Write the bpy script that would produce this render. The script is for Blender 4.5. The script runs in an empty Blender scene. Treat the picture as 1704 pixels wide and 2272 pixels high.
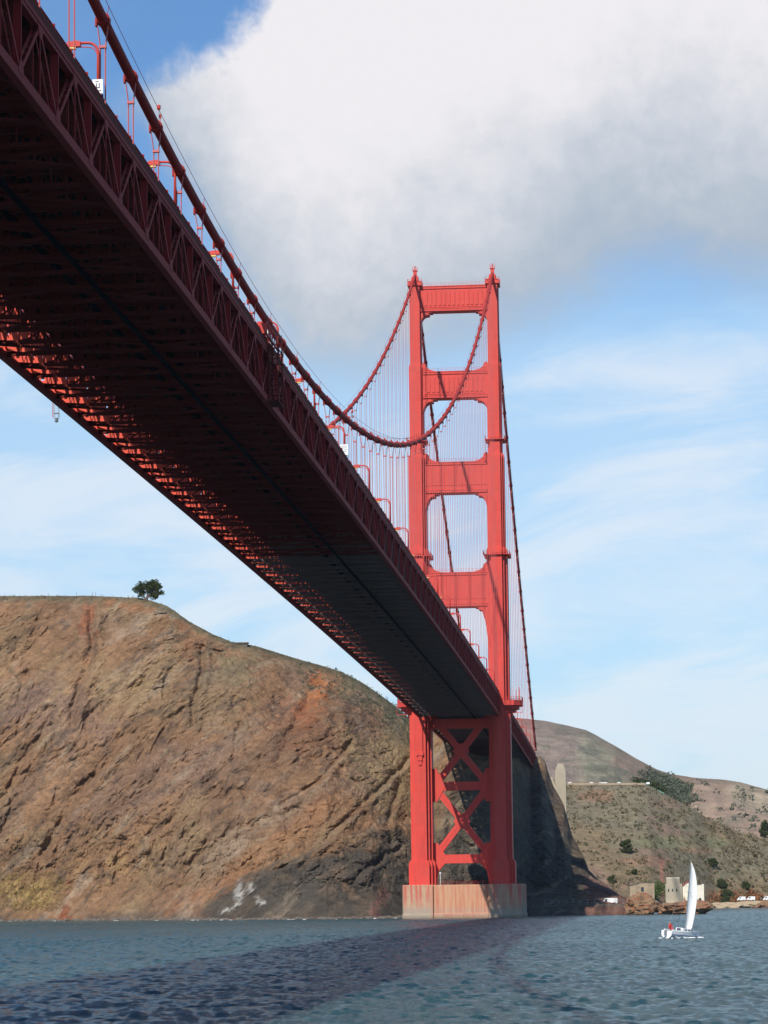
import bpy, math, random
import numpy as np
from mathutils import Vector, Matrix
random.seed(7)
RNG = np.random.default_rng(11)
SC = bpy.context.scene
COL = SC.collection

# ------------------------------------------------------------------ camera
CAM = np.array([62.387, -1027.271, 6.89])
YAW, PITCH, ROLL, FPX = 0.08561, 0.13005, -0.01214, 6574.37

def cam_axes():
    cy, sy, cp, sp = math.cos(YAW), math.sin(YAW), math.cos(PITCH), math.sin(PITCH)
    f = np.array([-sy*cp, cy*cp, sp]); r = np.array([cy, sy, 0.0]); u = np.cross(r, f)
    cr, sr = math.cos(ROLL), math.sin(ROLL)
    return r*cr+u*sr, -r*sr+u*cr, f
RX, UX, FX = cam_axes()
cd = bpy.data.cameras.new('camera'); cam = bpy.data.objects.new('camera', cd); COL.objects.link(cam)
cam.matrix_world = Matrix(((RX[0], UX[0], -FX[0], CAM[0]), (RX[1], UX[1], -FX[1], CAM[1]), (RX[2], UX[2], -FX[2], CAM[2]), (0, 0, 0, 1)))
cd.sensor_fit = 'HORIZONTAL'; cd.sensor_width = 36; cd.lens = FPX/1704*36
cd.clip_start = 1; cd.clip_end = 40000
SC.camera = cam
SC.view_settings.view_transform = 'Standard'; SC.view_settings.look = 'None'
SC.view_settings.exposure = 0.0; SC.view_settings.gamma = 1.0

# ------------------------------------------------------------------ sun
SUNV = Vector((-0.316, -1.0, 0.90)).normalized()          # towards the sun
SEL = math.asin(SUNV.z); SAZ = math.atan2(SUNV.x, SUNV.y)
sd = bpy.data.lights.new('sun', 'SUN'); sd.energy = 4.9; sd.angle = math.radians(0.53); sd.color = (1.0, 0.95, 0.87)
sun = bpy.data.objects.new('sun', sd); COL.objects.link(sun)
sun.rotation_euler = SUNV.to_track_quat('Z', 'Y').to_euler(); sun.location = (0, 0, 500)

# ------------------------------------------------------------------ node helper
class NT:
    def __init__(s, nt): s.nt = nt; nt.nodes.clear()
    def n(s, t, **kw):
        nd = s.nt.nodes.new(t)
        for k, v in kw.items():
            if k.startswith('i_'):
                key = k[2:]; key = int(key) if key.isdigit() else key.replace('_', ' ')
                s.set(nd.inputs[key], v)
            else: setattr(nd, k, v)
        return nd
    def set(s, sock, v):
        if hasattr(v, 'node') or isinstance(v, bpy.types.NodeSocket): s.nt.links.new(v, sock)
        else: sock.default_value = v
    def m(s, op, a, b=None, c=None, clamp=False):
        nd = s.nt.nodes.new('ShaderNodeMath'); nd.operation = op; nd.use_clamp = clamp
        s.set(nd.inputs[0], a)
        if b is not None: s.set(nd.inputs[1], b)
        if c is not None: s.set(nd.inputs[2], c)
        return nd.outputs[0]
    def mix(s, f, a, b, mode='MIX'):
        nd = s.nt.nodes.new('ShaderNodeMix'); nd.data_type = 'RGBA'; nd.blend_type = mode
        s.set(nd.inputs[0], f); s.set(nd.inputs[6], a if not isinstance(a, tuple) else (*a[:3], 1)); s.set(nd.inputs[7], b if not isinstance(b, tuple) else (*b[:3], 1))
        return nd.outputs[2]
    def ss(s, x, a, b):                                    # smoothstep a..b -> 0..1
        nd = s.nt.nodes.new('ShaderNodeMapRange'); nd.interpolation_type = 'SMOOTHSTEP'
        s.set(nd.inputs[0], x); s.set(nd.inputs[1], a); s.set(nd.inputs[2], b); nd.inputs[3].default_value = 0; nd.inputs[4].default_value = 1
        return nd.outputs[0]
    def noise(s, vec, scale, detail=5, rough=0.5, dist=0.0):
        nd = s.n('ShaderNodeTexNoise'); s.set(nd.inputs['Vector'], vec); nd.inputs['Scale'].default_value = scale
        nd.inputs['Detail'].default_value = detail; nd.inputs['Roughness'].default_value = rough; nd.inputs['Distortion'].default_value = dist
        return nd.outputs[0]
    def curve(s, x, pts, lo, hi):                          # float curve over x in lo..hi
        t = s.m('DIVIDE', s.m('SUBTRACT', x, lo), hi-lo)
        nd = s.nt.nodes.new('ShaderNodeFloatCurve'); cv = nd.mapping.curves[0]
        nd.mapping.use_clip = True
        xs = [((a-lo)/(hi-lo), b) for a, b in pts]
        cv.points[0].location = xs[0]; cv.points[1].location = xs[-1]
        for q in xs[1:-1]: cv.points.new(*q)
        for pnt in cv.points: pnt.handle_type = 'AUTO'
        nd.mapping.update(); s.set(nd.inputs[1], t)
        return nd.outputs[0]

# ------------------------------------------------------------------ world: nishita sky, cumulus and cirrus by direction
W = bpy.data.worlds.new('World'); SC.world = W; W.use_nodes = True
w = NT(W.node_tree)
sky = w.n('ShaderNodeTexSky', sky_type='NISHITA'); sky.sun_disc = False; sky.sun_elevation = SEL; sky.sun_rotation = SAZ
sky.altitude = 10; sky.air_density = 1.0; sky.dust_density = 0.4; sky.ozone_density = 2.2
tc = w.n('ShaderNodeTexCoord').outputs['Generated']
sep = w.n('ShaderNodeSeparateXYZ', i_0=tc)
X, Y, Z = sep.outputs
az = w.m('MULTIPLY', w.m('ARCTAN2', X, Y), 57.29578)       # degrees east of north
el = w.m('MULTIPLY', w.m('ARCSINE', Z), 57.29578)
# azimuth -13..4 and elevation -2..18 hold the clouds of the photograph; the pattern goes on round the sky as noise
comb = w.n('ShaderNodeCombineXYZ', i_0=w.m('MULTIPLY', az, 0.1), i_1=w.m('MULTIPLY', el, 0.1), i_2=0.0).outputs[0]
n1 = w.noise(comb, 2.2, 7, 0.55); n2 = w.noise(comb, 6.0, 8, 0.6, 0.3); n3 = w.noise(comb, 1.1, 4, 0.5)
d1 = w.m('MULTIPLY', w.m('SUBTRACT', n1, 0.5), 2.6); d2 = w.m('MULTIPLY', w.m('SUBTRACT', n2, 0.5), 1.5)
def azel(u, v):
    d = FX + RX*(u*1.0271-852)/FPX + UX*(1136-v*1.0271)/FPX
    d = d/np.linalg.norm(d); return math.degrees(math.atan2(d[0], d[1])), math.degrees(math.asin(d[2]))
def cpts(pts, ends):
    q = [azel(*a) for a in pts]
    q = [(a, e/25.0) for a, e in q]
    return [(-30.0, ends[0]/25)] + q + [(25.0, ends[1]/25)]
BOT = [(300, 190), (340, 290), (430, 430), (520, 590), (600, 700), (700, 765), (850, 745), (1000, 710), (1120, 675), (1240, 615), (1330, 560), (1430, 525), (1520, 545), (1659, 585)]
TOP = [(300, 190), (330, 175), (420, 125), (500, 70), (545, 30), (600, -60), (700, -200)]
azw = w.m('ADD', az, w.m('MULTIPLY', d2, 0.18))
bot = w.m('MULTIPLY', w.curve(azw, cpts(BOT, (19, 8)), -30, 25), 25)
top = w.m('MULTIPLY', w.curve(azw, cpts(TOP, (11, 24)), -30, 25), 25)
n4 = w.noise(comb, 16.0, 8, 0.65, 0.2); d4 = w.m('SUBTRACT', n4, 0.5)
ed = w.m('ADD', w.m('ADD', w.m('MULTIPLY', d1, 0.45), w.m('MULTIPLY', d2, 0.6)), w.m('MULTIPLY', d4, 1.6))
hb = w.m('ADD', w.m('SUBTRACT', el, bot), ed)             # degrees above the cloud base
ht = w.m('ADD', w.m('SUBTRACT', top, el), w.m('MULTIPLY', ed, 0.8))
hb = w.m('SUBTRACT', hb, w.m('MULTIPLY', ed, 0.45)); m_bot = w.ss(hb, -1.15, 0.75); m_top = w.ss(ht, -0.30, 0.65)
win = w.m('MULTIPLY', w.ss(w.m('ABSOLUTE', w.m('ADD', az, 5.0)), 34.0, 20.0), w.ss(el, 40.0, 24.0))
cum = w.m('MULTIPLY', w.m('MULTIPLY', m_bot, m_top), win)
# shading of the cloud: bright crown, blue-grey base
lum = w.m('ADD', w.m('MULTIPLY', w.m('SUBTRACT', hb, 0.4), 0.235), w.m('MULTIPLY', d1, 0.34))
lum = w.m('ADD', lum, w.m('ADD', w.m('MULTIPLY', d2, 0.22), w.m('MULTIPLY', d4, 0.35)))
right = w.ss(az, -6.5, 2.5)
lum = w.m('SUBTRACT', lum, w.m('MULTIPLY', right, w.m('ADD', -0.06, w.m('MULTIPLY', n3, 0.40))))
lumc = w.ss(lum, -0.25, 1.0)
ccol = w.mix(lumc, (0.43, 0.51, 0.61), (0.88, 0.86, 0.89))
# cirrus veil
sv = w.n('ShaderNodeCombineXYZ', i_0=w.m('MULTIPLY', az, 0.05), i_1=w.m('ADD', w.m('MULTIPLY', el, 0.16), w.m('MULTIPLY', az, -0.022)), i_2=3.0).outputs[0]
c1 = w.noise(sv, 3.2, 8, 0.62, 0.6); c2 = w.noise(sv, 1.2, 3, 0.5)
cir = w.m('MULTIPLY', w.ss(w.m('ADD', w.m('MULTIPLY', c1, 0.75), w.m('MULTIPLY', c2, 0.42)), 0.48, 0.70), 0.62)
cir = w.m('MULTIPLY', cir, w.m('SUBTRACT', 1.0, w.m('MULTIPLY', w.ss(el, 11.0, 15.0), w.m('MULTIPLY', 0.75, w.ss(el, 10.0, 14.0)))))
low = w.ss(w.m('ADD', el, w.m('MULTIPLY', d1, 0.5)), 8.5, 1.0)
low = w.m('MULTIPLY', w.ss(w.m('ADD', el, w.m('MULTIPLY', d1, 0.8)), 14.0, 9.5), w.ss(w.m('ABSOLUTE', w.m('ADD', az, 5.0)), 60.0, 30.0))
cir = w.m('ADD', w.m('MULTIPLY', low, 0.56), w.m('MULTIPLY', cir, w.m('ADD', 0.27, w.m('MULTIPLY', low, 0.15))), clamp=True)
skyc = w.mix(1.0, sky.outputs[0], (0.74, 1.0, 1.26), 'MULTIPLY')
bg1 = w.n('ShaderNodeBackground', i_0=skyc, i_1=0.100)
bg2 = w.n('ShaderNodeBackground', i_0=w.mix(w.ss(cir, 0.48, 0.85), (0.58, 0.81, 1.0), (0.80, 0.88, 0.96)), i_1=1.0)
bg3 = w.n('ShaderNodeBackground', i_0=ccol, i_1=1.0)
ms1 = w.n('ShaderNodeMixShader', i_0=cir, i_1=bg1.outputs[0], i_2=bg2.outputs[0])
ms2 = w.n('ShaderNodeMixShader', i_0=cum, i_1=ms1.outputs[0], i_2=bg3.outputs[0])
w.n('ShaderNodeOutputWorld', i_0=ms2.outputs[0])

# ------------------------------------------------------------------ materials
def bump(t, h, strength, dist):
    return t.n('ShaderNodeBump', i_Height=h, i_Strength=strength, i_Distance=dist).outputs[0]
def mat_simple(name, col, rough=0.6, metal=0.0, var=0.12, scale=0.6, emit=None, spec=0.5):
    m = bpy.data.materials.new(name); m.use_nodes = True; t = NT(m.node_tree)
    co = t.n('ShaderNodeTexCoord').outputs['Object']
    n = t.noise(co, scale, 6, 0.6); f = t.m('ADD', 1-var, t.m('MULTIPLY', n, 2*var))
    c = t.mix(1.0, (*col, 1), t.n('ShaderNodeCombineColor', i_0=f, i_1=f, i_2=f).outputs[0], 'MULTIPLY')
    b = t.n('ShaderNodeBsdfPrincipled', i_Base_Color=c, i_Roughness=rough, i_Metallic=metal)
    b.inputs['Specular IOR Level'].default_value = spec
    t.n('ShaderNodeOutputMaterial', i_0=b.outputs[0]); return m
def mat_steel(name, col, grime=0.35, streak=0.5, rough=0.55, spec=0.3, plates=0.0):
    m = bpy.data.materials.new(name); m.use_nodes = True; t = NT(m.node_tree)
    g = t.n('ShaderNodeNewGeometry').outputs['Position']
    mp = t.n('ShaderNodeMapping', i_Vector=g); mp.inputs['Scale'].default_value = (0.9, 0.9, 0.045)
    s1 = t.ss(t.noise(mp.outputs[0], 1.0, 6, 0.65), 0.48, 0.78)
    s2 = t.ss(t.noise(g, 0.16, 7, 0.6), 0.35, 0.75)
    c = t.mix(t.m('MULTIPLY', s1, streak), (*col, 1), (col[0]*0.72, col[1]*0.75, col[2]*0.85, 1))
    c = t.mix(t.m('MULTIPLY', s2, grime), c, (col[0]*0.84, col[1]*1.30, col[2]*1.35, 1))
    s3 = t.ss(t.noise(mp.outputs[0], 3.1, 5, 0.7), 0.60, 0.74)
    c = t.mix(t.m('MULTIPLY', s3, streak*0.45), c, (0.20, 0.035, 0.03, 1))
    if plates:
        sn = t.n('ShaderNodeVectorMath', operation='SNAP', i_0=g); sn.inputs[1].default_value = (1.25, 50, 3.6)
        wn = t.n('ShaderNodeTexWhiteNoise', i_Vector=sn.outputs[0]).outputs[0]
        f = t.m('ADD', 1-plates, t.m('MULTIPLY', wn, 2*plates))
        sp = t.n('ShaderNodeSeparateXYZ', i_0=g)
        rz = t.m('ABSOLUTE', t.m('SUBTRACT', t.m('FRACT', t.m('DIVIDE', sp.outputs[2], 3.6)), 0.5)); seam = t.ss(rz, 0.485, 0.497)
        f = t.m('MULTIPLY', f, t.m('SUBTRACT', 1.0, t.m('MULTIPLY', seam, 0.14)))
        c = t.mix(1.0, c, t.n('ShaderNodeCombineColor', i_0=f, i_1=f, i_2=f).outputs[0], 'MULTIPLY')
    bt = t.noise(g, 1.3, 3, 0.5)
    b = t.n('ShaderNodeBsdfPrincipled', i_Base_Color=c, i_Roughness=rough, i_Normal=bump(t, bt, 0.15, 0.05))
    b.inputs['Specular IOR Level'].default_value = spec
    t.n('ShaderNodeOutputMaterial', i_0=b.outputs[0]); return m
M = {}
M['orange'] = mat_steel('tower_orange_paint', (0.62, 0.056, 0.040), 0.55, 0.8, plates=0.045)
M['sunlit'] = mat_steel('sunlit_orange_paint', (0.72, 0.085, 0.045), 0.2, 0.2)  # brightened copy for the west truss pieces: sunlight put into the colour
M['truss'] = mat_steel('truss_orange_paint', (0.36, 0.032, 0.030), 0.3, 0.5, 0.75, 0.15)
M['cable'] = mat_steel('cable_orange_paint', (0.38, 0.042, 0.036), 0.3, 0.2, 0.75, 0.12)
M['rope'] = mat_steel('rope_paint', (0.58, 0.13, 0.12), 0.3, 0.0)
M['shaded'] = mat_steel('shaded_truss_paint', (0.16, 0.024, 0.018), 0.6, 0.6, 0.8, 0.1)  # darkened copy of the truss paint: underside shade put into the colour
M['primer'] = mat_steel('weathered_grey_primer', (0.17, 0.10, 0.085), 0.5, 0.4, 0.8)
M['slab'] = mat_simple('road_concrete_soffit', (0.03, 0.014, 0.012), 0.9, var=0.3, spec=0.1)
M['darkrail'] = mat_simple('dark_rail_steel', (0.006, 0.006, 0.008), 0.9, spec=0.05)
M['lens'] = mat_simple('lamp_lens', (0.75, 0.55, 0.16), 0.3)
M['white'] = mat_simple('white_paint', (0.80, 0.80, 0.78), 0.4, var=0.06, scale=2)
M['black'] = mat_simple('black_rubber', (0.02, 0.02, 0.02), 0.7)
M['glass'] = mat_simple('dark_glass', (0.03, 0.04, 0.05), 0.1)
M['grey'] = mat_simple('galvanised_steel', (0.32, 0.33, 0.34), 0.4, 0.6)
M['red'] = mat_simple('red_jacket', (0.62, 0.03, 0.02), 0.8)
M['skin'] = mat_simple('skin', (0.55, 0.33, 0.24), 0.6)
M['navy'] = mat_simple('navy_cloth', (0.03, 0.04, 0.09), 0.9)
M['hullblue'] = mat_simple('blue_stripe', (0.05, 0.10, 0.25), 0.4)
M['hullred'] = mat_simple('red_antifouling', (0.35, 0.04, 0.04), 0.6)
M['wood'] = mat_simple('weathered_wood', (0.20, 0.16, 0.12), 0.9, var=0.3)
M['bark'] = mat_simple('bark', (0.16, 0.11, 0.08), 0.95, var=0.3, scale=3)
M['tanwall'] = mat_simple('weathered_tan_wall', (0.36, 0.27, 0.18), 0.9, var=0.4, scale=0.7)
M['whitewall'] = mat_simple('weathered_white_wall', (0.74, 0.68, 0.56), 0.9, var=0.25, scale=0.8)
M['rust'] = mat_simple('rusty_roof', (0.32, 0.05, 0.045), 0.8, var=0.3)
M['greenfence'] = mat_simple('green_fence_paint', (0.16, 0.34, 0.26), 0.7)
M['pylon'] = mat_simple('pylon_concrete', (0.40, 0.34, 0.25), 0.9, var=0.25, scale=0.15)
M['sandrock'] = mat_simple('pale_shore_rock', (0.40, 0.30, 0.19), 0.95, var=0.4, scale=0.4)
def mat_sail():
    m = bpy.data.materials.new('sailcloth'); m.use_nodes = True; t = NT(m.node_tree)
    a = t.n('ShaderNodeBsdfDiffuse', i_0=(0.92, 0.91, 0.88, 1)); b = t.n('ShaderNodeBsdfTranslucent', i_0=(0.9, 0.88, 0.82, 1))
    t.n('ShaderNodeOutputMaterial', i_0=t.n('ShaderNodeMixShader', i_0=0.10, i_1=a.outputs[0], i_2=b.outputs[0]).outputs[0]); return m
M['sail'] = mat_sail()
def mat_pier():
    m = bpy.data.materials.new('stained_pier_concrete'); m.use_nodes = True; t = NT(m.node_tree)
    g = t.n('ShaderNodeNewGeometry').outputs['Position']; sp = t.n('ShaderNodeSeparateXYZ', i_0=g)
    mp = t.n('ShaderNodeMapping', i_Vector=g); mp.inputs['Scale'].default_value = (1.1, 1.1, 0.05)
    s = t.noise(mp.outputs[0], 1.0, 7, 0.7); s2 = t.noise(g, 0.35, 6, 0.65)
    base = t.mix(t.ss(s2, 0.35, 0.7), (0.50, 0.34, 0.21, 1), (0.40, 0.29, 0.20, 1))
    ends = t.ss(t.m('ABSOLUTE', sp.outputs[0]), 9.0, 11.0)
    red = t.m('MULTIPLY', t.ss(s, 0.40, 0.58), t.ss(t.m('ADD', sp.outputs[2], t.m('MULTIPLY', s2, 5)), 2.5, 12.0))
    c = t.mix(t.m('MULTIPLY', red, 0.95), base, (0.50, 0.12, 0.08, 1))
    mid = t.mix(t.ss(s, 0.35, 0.65), (0.50, 0.17, 0.10, 1), (0.54, 0.31, 0.18, 1))
    c = t.mix(ends, mid, c)
    grey = t.m('MULTIPLY', t.ss(t.m('ADD', sp.outputs[2], t.m('MULTIPLY', s2, 3.0)), 6.8, 4.0), t.m('ADD', 0.25, t.m('MULTIPLY', ends, 0.2)))
    c = t.mix(grey, c, (0.27, 0.26, 0.23, 1))
    wet = t.ss(t.m('ADD', sp.outputs[2], s2), 2.0, 1.0)
    c = t.mix(t.m('MULTIPLY', wet, 0.6), c, (0.17, 0.13, 0.08, 1))
    b = t.n('ShaderNodeBsdfPrincipled', i_Base_Color=c, i_Roughness=0.9, i_Normal=bump(t, s2, 0.5, 0.3))
    t.n('ShaderNodeOutputMaterial', i_0=b.outputs[0]); return m
M['pier'] = mat_pier()
def mat_leaf(name, c1, c2):
    m = bpy.data.materials.new(name); m.use_nodes = True; t = NT(m.node_tree)
    g = t.n('ShaderNodeNewGeometry').outputs['Position']
    c = t.mix(t.ss(t.noise(g, 1.1, 4, 0.6), 0.35, 0.65), (*c1, 1), (*c2, 1))
    a = t.n('ShaderNodeBsdfDiffuse', i_0=c); b = t.n('ShaderNodeBsdfTranslucent', i_0=c)
    t.n('ShaderNodeOutputMaterial', i_0=t.n('ShaderNodeMixShader', i_0=0.2, i_1=a.outputs[0], i_2=b.outputs[0]).outputs[0]); return m
M['leaf'] = mat_leaf('dark_green_leaves', (0.045, 0.065, 0.025), (0.10, 0.115, 0.05))
M['leaf2'] = mat_leaf('green_leaves', (0.06, 0.11, 0.025), (0.13, 0.18, 0.06))
M['leaf3'] = mat_leaf('grey_green_leaves', (0.09, 0.11, 0.075), (0.14, 0.15, 0.10))
M['scrub'] = mat_leaf('dry_scrub', (0.12, 0.09, 0.05), (0.18, 0.16, 0.09))
M['rustbush'] = mat_leaf('rust_red_shrub', (0.24, 0.09, 0.04), (0.34, 0.17, 0.08))
M['gold'] = mat_leaf('dry_golden_grass', (0.38, 0.26, 0.10), (0.30, 0.22, 0.09))
def mat_terrain(name, s_fine=0.7, bstr=0.9, bdist=1.2, contrast=0.35):
    m = bpy.data.materials.new(name); m.use_nodes = True; t = NT(m.node_tree)
    at = t.n('ShaderNodeVertexColor', layer_name='rock').outputs[0]
    g = t.n('ShaderNodeNewGeometry').outputs['Position']
    mp = t.n('ShaderNodeMapping', i_Vector=g); mp.inputs['Rotation'].default_value = (0, math.radians(42), 0); mp.inputs['Scale'].default_value = (0.6, 1, 1.35)
    a = t.noise(mp.outputs[0], s_fine*0.5, 9, 0.68, 0.4); b2 = t.noise(g, s_fine*2.6, 8, 0.75)
    v = t.m('ADD', t.m('MULTIPLY', a, 0.5), t.m('MULTIPLY', b2, 0.5))
    f = t.m('ADD', 1-contrast*1.6, t.m('MULTIPLY', t.ss(v, 0.32, 0.68), contrast*3.2))
    c = t.mix(1.0, at, t.n('ShaderNodeCombineColor', i_0=f, i_1=f, i_2=f).outputs[0], 'MULTIPLY')
    sp = t.ss(t.noise(g, s_fine*2.2, 3, 0.6), 0.66, 0.72)
    dk_ = t.ss(t.noise(mp.outputs[0], s_fine*1.3, 5, 0.75, 0.8), 0.60, 0.72)
    c = t.mix(t.m('MULTIPLY', dk_, 0.30), c, (0.05, 0.038, 0.028, 1))
    c = t.mix(t.m('MULTIPLY', sp, 0.25), c, (0.42, 0.34, 0.23, 1))
    bs = t.n('ShaderNodeBsdfPrincipled', i_Base_Color=c, i_Roughness=0.95, i_Normal=bump(t, v, bstr, bdist))
    bs.inputs['Specular IOR Level'].default_value = 0.15
    t.n('ShaderNodeOutputMaterial', i_0=bs.outputs[0]); return m
M['cliff'] = mat_terrain('cliff_rock', 0.85, 1.0, 0.9, 0.27)
M['hill'] = mat_terrain('scrubby_hillside', 0.5, 0.7, 1.0, 0.30)
M['farhill'] = mat_terrain('dry_grass_hills', 0.22, 0.8, 4.0, 0.24)
M['boulder'] = mat_simple('dark_boulders', (0.13, 0.11, 0.09), 0.95, var=0.5, scale=0.8)
def mat_water():
    m = bpy.data.materials.new('sea_water'); m.use_nodes = True; t = NT(m.node_tree)
    g = t.n('ShaderNodeNewGeometry').outputs['Position']
    n = t.noise(g, 2.4, 6, 0.7); nb = t.noise(g, 0.03, 4, 0.6)
    c = t.mix(t.ss(nb, 0.35, 0.65), (0.030, 0.088, 0.108, 1), (0.042, 0.114, 0.122, 1))
    b = t.n('ShaderNodeBsdfPrincipled', i_Base_Color=c, i_Roughness=0.14, i_Normal=bump(t, n, 1.0, 0.65))
    b.inputs['IOR'].default_value = 1.33; b.inputs['Specular IOR Level'].default_value = 0.5
    t.n('ShaderNodeOutputMaterial', i_0=b.outputs[0]); return m
M['water'] = mat_water()

# ------------------------------------------------------------------ mesh helpers
class MB:
    def __init__(s): s.v = []; s.f = []; s.mi = []; s.cur = 0
    def add(s, vs, fs):
        o = len(s.v); s.v += [tuple(map(float, q)) for q in vs]; s.f += [tuple(i+o for i in f) for f in fs]; s.mi += [s.cur]*len(fs); return s
    def box(s, x0, x1, y0, y1, z0, z1):
        return s.add([(x0, y0, z0), (x1, y0, z0), (x1, y1, z0), (x0, y1, z0), (x0, y0, z1), (x1, y0, z1), (x1, y1, z1), (x0, y1, z1)],
                     [(0, 3, 2, 1), (4, 5, 6, 7), (0, 1, 5, 4), (1, 2, 6, 5), (2, 3, 7, 6), (3, 0, 4, 7)])
    def bar(s, a, b, wx, wz, up=(1, 0, 0)):                # box beam a->b; wx across 'up', wz along it
        a = Vector(a); b = Vector(b); d = (b-a).normalized(); u = Vector(up); u = (u-d*u.dot(d))
        if u.length < 1e-4: u = Vector((0, 1, 0)); u = u-d*u.dot(d)
        u.normalize(); r = d.cross(u); u = u*wz/2; r = r*wx/2
        vs = [a-u-r, a+u-r, a+u+r, a-u+r, b-u-r, b+u-r, b+u+r, b-u+r]
        return s.add(vs, [(0, 1, 2, 3), (7, 6, 5, 4), (0, 4, 5, 1), (1, 5, 6, 2), (2, 6, 7, 3), (3, 7, 4, 0)])
    def tube(s, pts, r, n=6, cap=True):
        pts = [Vector(q) for q in pts]; rs = r if isinstance(r, (list, tuple)) else [r]*len(pts); vs = []; fs = []
        for i, q in enumerate(pts):
            d = (pts[min(i+1, len(pts)-1)]-pts[max(i-1, 0)]).normalized()
            u = Vector((1, 0, 0)) if abs(d.x) < 0.9 else Vector((0, 1, 0)); u = (u-d*u.dot(d)).normalized(); v = d.cross(u)
            for k in range(n): a = 2*math.pi*k/n; vs.append(q+(u*math.cos(a)+v*math.sin(a))*rs[i])
        for i in range(len(pts)-1):
            for k in range(n): k2 = (k+1) % n; fs.append((i*n+k, i*n+k2, (i+1)*n+k2, (i+1)*n+k))
        if cap: fs += [tuple(range(n))[::-1], tuple(range((len(pts)-1)*n, len(pts)*n))]
        return s.add(vs, fs)
    def prism(s, poly, axis, a, b):                        # 2-D polygon pushed along axis from a to b
        n = len(poly)
        def P(q, h): return {'x': (h, q[0], q[1]), 'y': (q[0], h, q[1]), 'z': (q[0], q[1], h)}[axis]
        vs = [P(q, a) for q in poly]+[P(q, b) for q in poly]
        fs = [tuple(range(n))[::-1], tuple(range(n, 2*n))]+[(i, (i+1) % n, n+(i+1) % n, n+i) for i in range(n)]
        return s.add(vs, fs)
    def build(s, name, mat, parent=None, loc=None, smooth=False):
        me = bpy.data.meshes.new(name); me.from_pydata(s.v, [], s.f); me.update()
        for mm in (mat if isinstance(mat, list) else [mat]): me.materials.append(mm)
        if any(s.mi): me.polygons.foreach_set('material_index', s.mi)
        if smooth: me.polygons.foreach_set('use_smooth', [True]*len(me.polygons))
        import bmesh
        bm = bmesh.new(); bm.from_mesh(me); bmesh.ops.recalc_face_normals(bm, faces=bm.faces); bm.to_mesh(me); bm.free()
        o = bpy.data.objects.new(name, me); COL.objects.link(o)
        if parent is not None: o.parent = parent
        if loc is not None: o.location = loc
        return o
def empty(name, loc=(0, 0, 0), rz=0.0, parent=None):
    o = bpy.data.objects.new(name, None); COL.objects.link(o); o.location = loc; o.rotation_euler = (0, 0, rz)
    if parent is not None: o.parent = parent
    return o
def tag(o, label=None, cat=None, group=None, kind=None):
    if label: o['label'] = label
    if cat: o['category'] = cat
    if group: o['group'] = group
    if kind: o['kind'] = kind
    return o
def dup(o, parent=None, loc=None):
    c = o.copy(); COL.objects.link(c)
    if parent is not None: c.parent = parent
    if loc is not None: c.location = loc
    for ch in o.children: dup(ch, c)
    return c
def ray(u, v):                                            # direction through a point of the photograph (1659-wide view)
    return FX + RX*(u*1.0271-852)/FPX + UX*(1136-v*1.0271)/FPX
def atY(u, v, y):
    d = ray(u, v); return CAM+d*(y-CAM[1])/d[1]

# ------------------------------------------------------------------ bridge lines
WX = 13.7
def zb(y): return 69.30 + 3.66*(640**2-(y+640)**2)/640**2     # bottom chord centre
def zc(y):
    if y <= 0: return 83.81+(226.07-83.81)*((y+640)/640)**2
    return 226.07+(74.5-226.07)*y/343 - 5.0*(4*(y/343)*(1-y/343))*1.0
bridge = empty('suspension_bridge')
tag(bridge, 'red orange suspension bridge crossing the water overhead to its tall tower by the cliff', 'bridge')
Y0, Y1 = -1130.0, 343.0
PAN = 7.62
YREF = -791.8                                             # a top-chord node
k0 = int(round((Y0-YREF)/PAN)); k1 = int((Y1-YREF)//PAN)
ysn = [YREF+PAN*k for k in range(k0, k1+1)]; kk = list(range(k0, k1+1))
ZT = 6.65                                                 # top chord above bottom chord
# concrete pier
mb = MB()
W0 = 0.3
for sx in (-1, 1):
    mb.prism([(sx*9.4, -14.3), (sx*20.0+.7, -14.3), (sx*20.6+.7, -13.2), (sx*20.6+.7, 13.2), (sx*20.0+.7, 14.3), (sx*9.4, 14.3)], 'z', W0-3, 11.7)
    mb.prism([(sx*9.4, -14.45), (sx*20.1+.7, -14.45), (sx*20.8+.7, -13.3), (sx*20.8+.7, 13.3), (sx*20.1+.7, 14.45), (sx*9.4, 14.45)], 'z', W0-3, 1.9)
mb.box(-9.39, 9.39, -13.4, 13.4, W0-3, 11.62)
mb.box(-9.39, 9.39, -13.9, 13.9, W0-3, 2.0)
pier = mb.build('pier', M['pier'], bridge)
bpy.context.view_layer.objects.active = pier
bv = pier.modifiers.new('b', 'BEVEL'); bv.width = 0.15; bv.segments = 1
mb = MB()
for i in range(13):
    x = -9+i*1.5; mb.box(x-.04, x+.04, -12.9, -12.82, 11.6, 12.8)
for z in (12.1, 12.75): mb.box(-9, 9, -12.9, -12.82, z, z+.07)
mb.build('pier_railing', M['truss'], pier)
mb = MB(); mb.tube([(-7.0, -12, 11.6), (-7.0, -12, 15.3)], 0.09); mb.tube([(-7.0, -12, 15.3), (-7.0, -12, 15.9)], 0.28)
mb.build('pier_marker_light', M['white'], pier)

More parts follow.
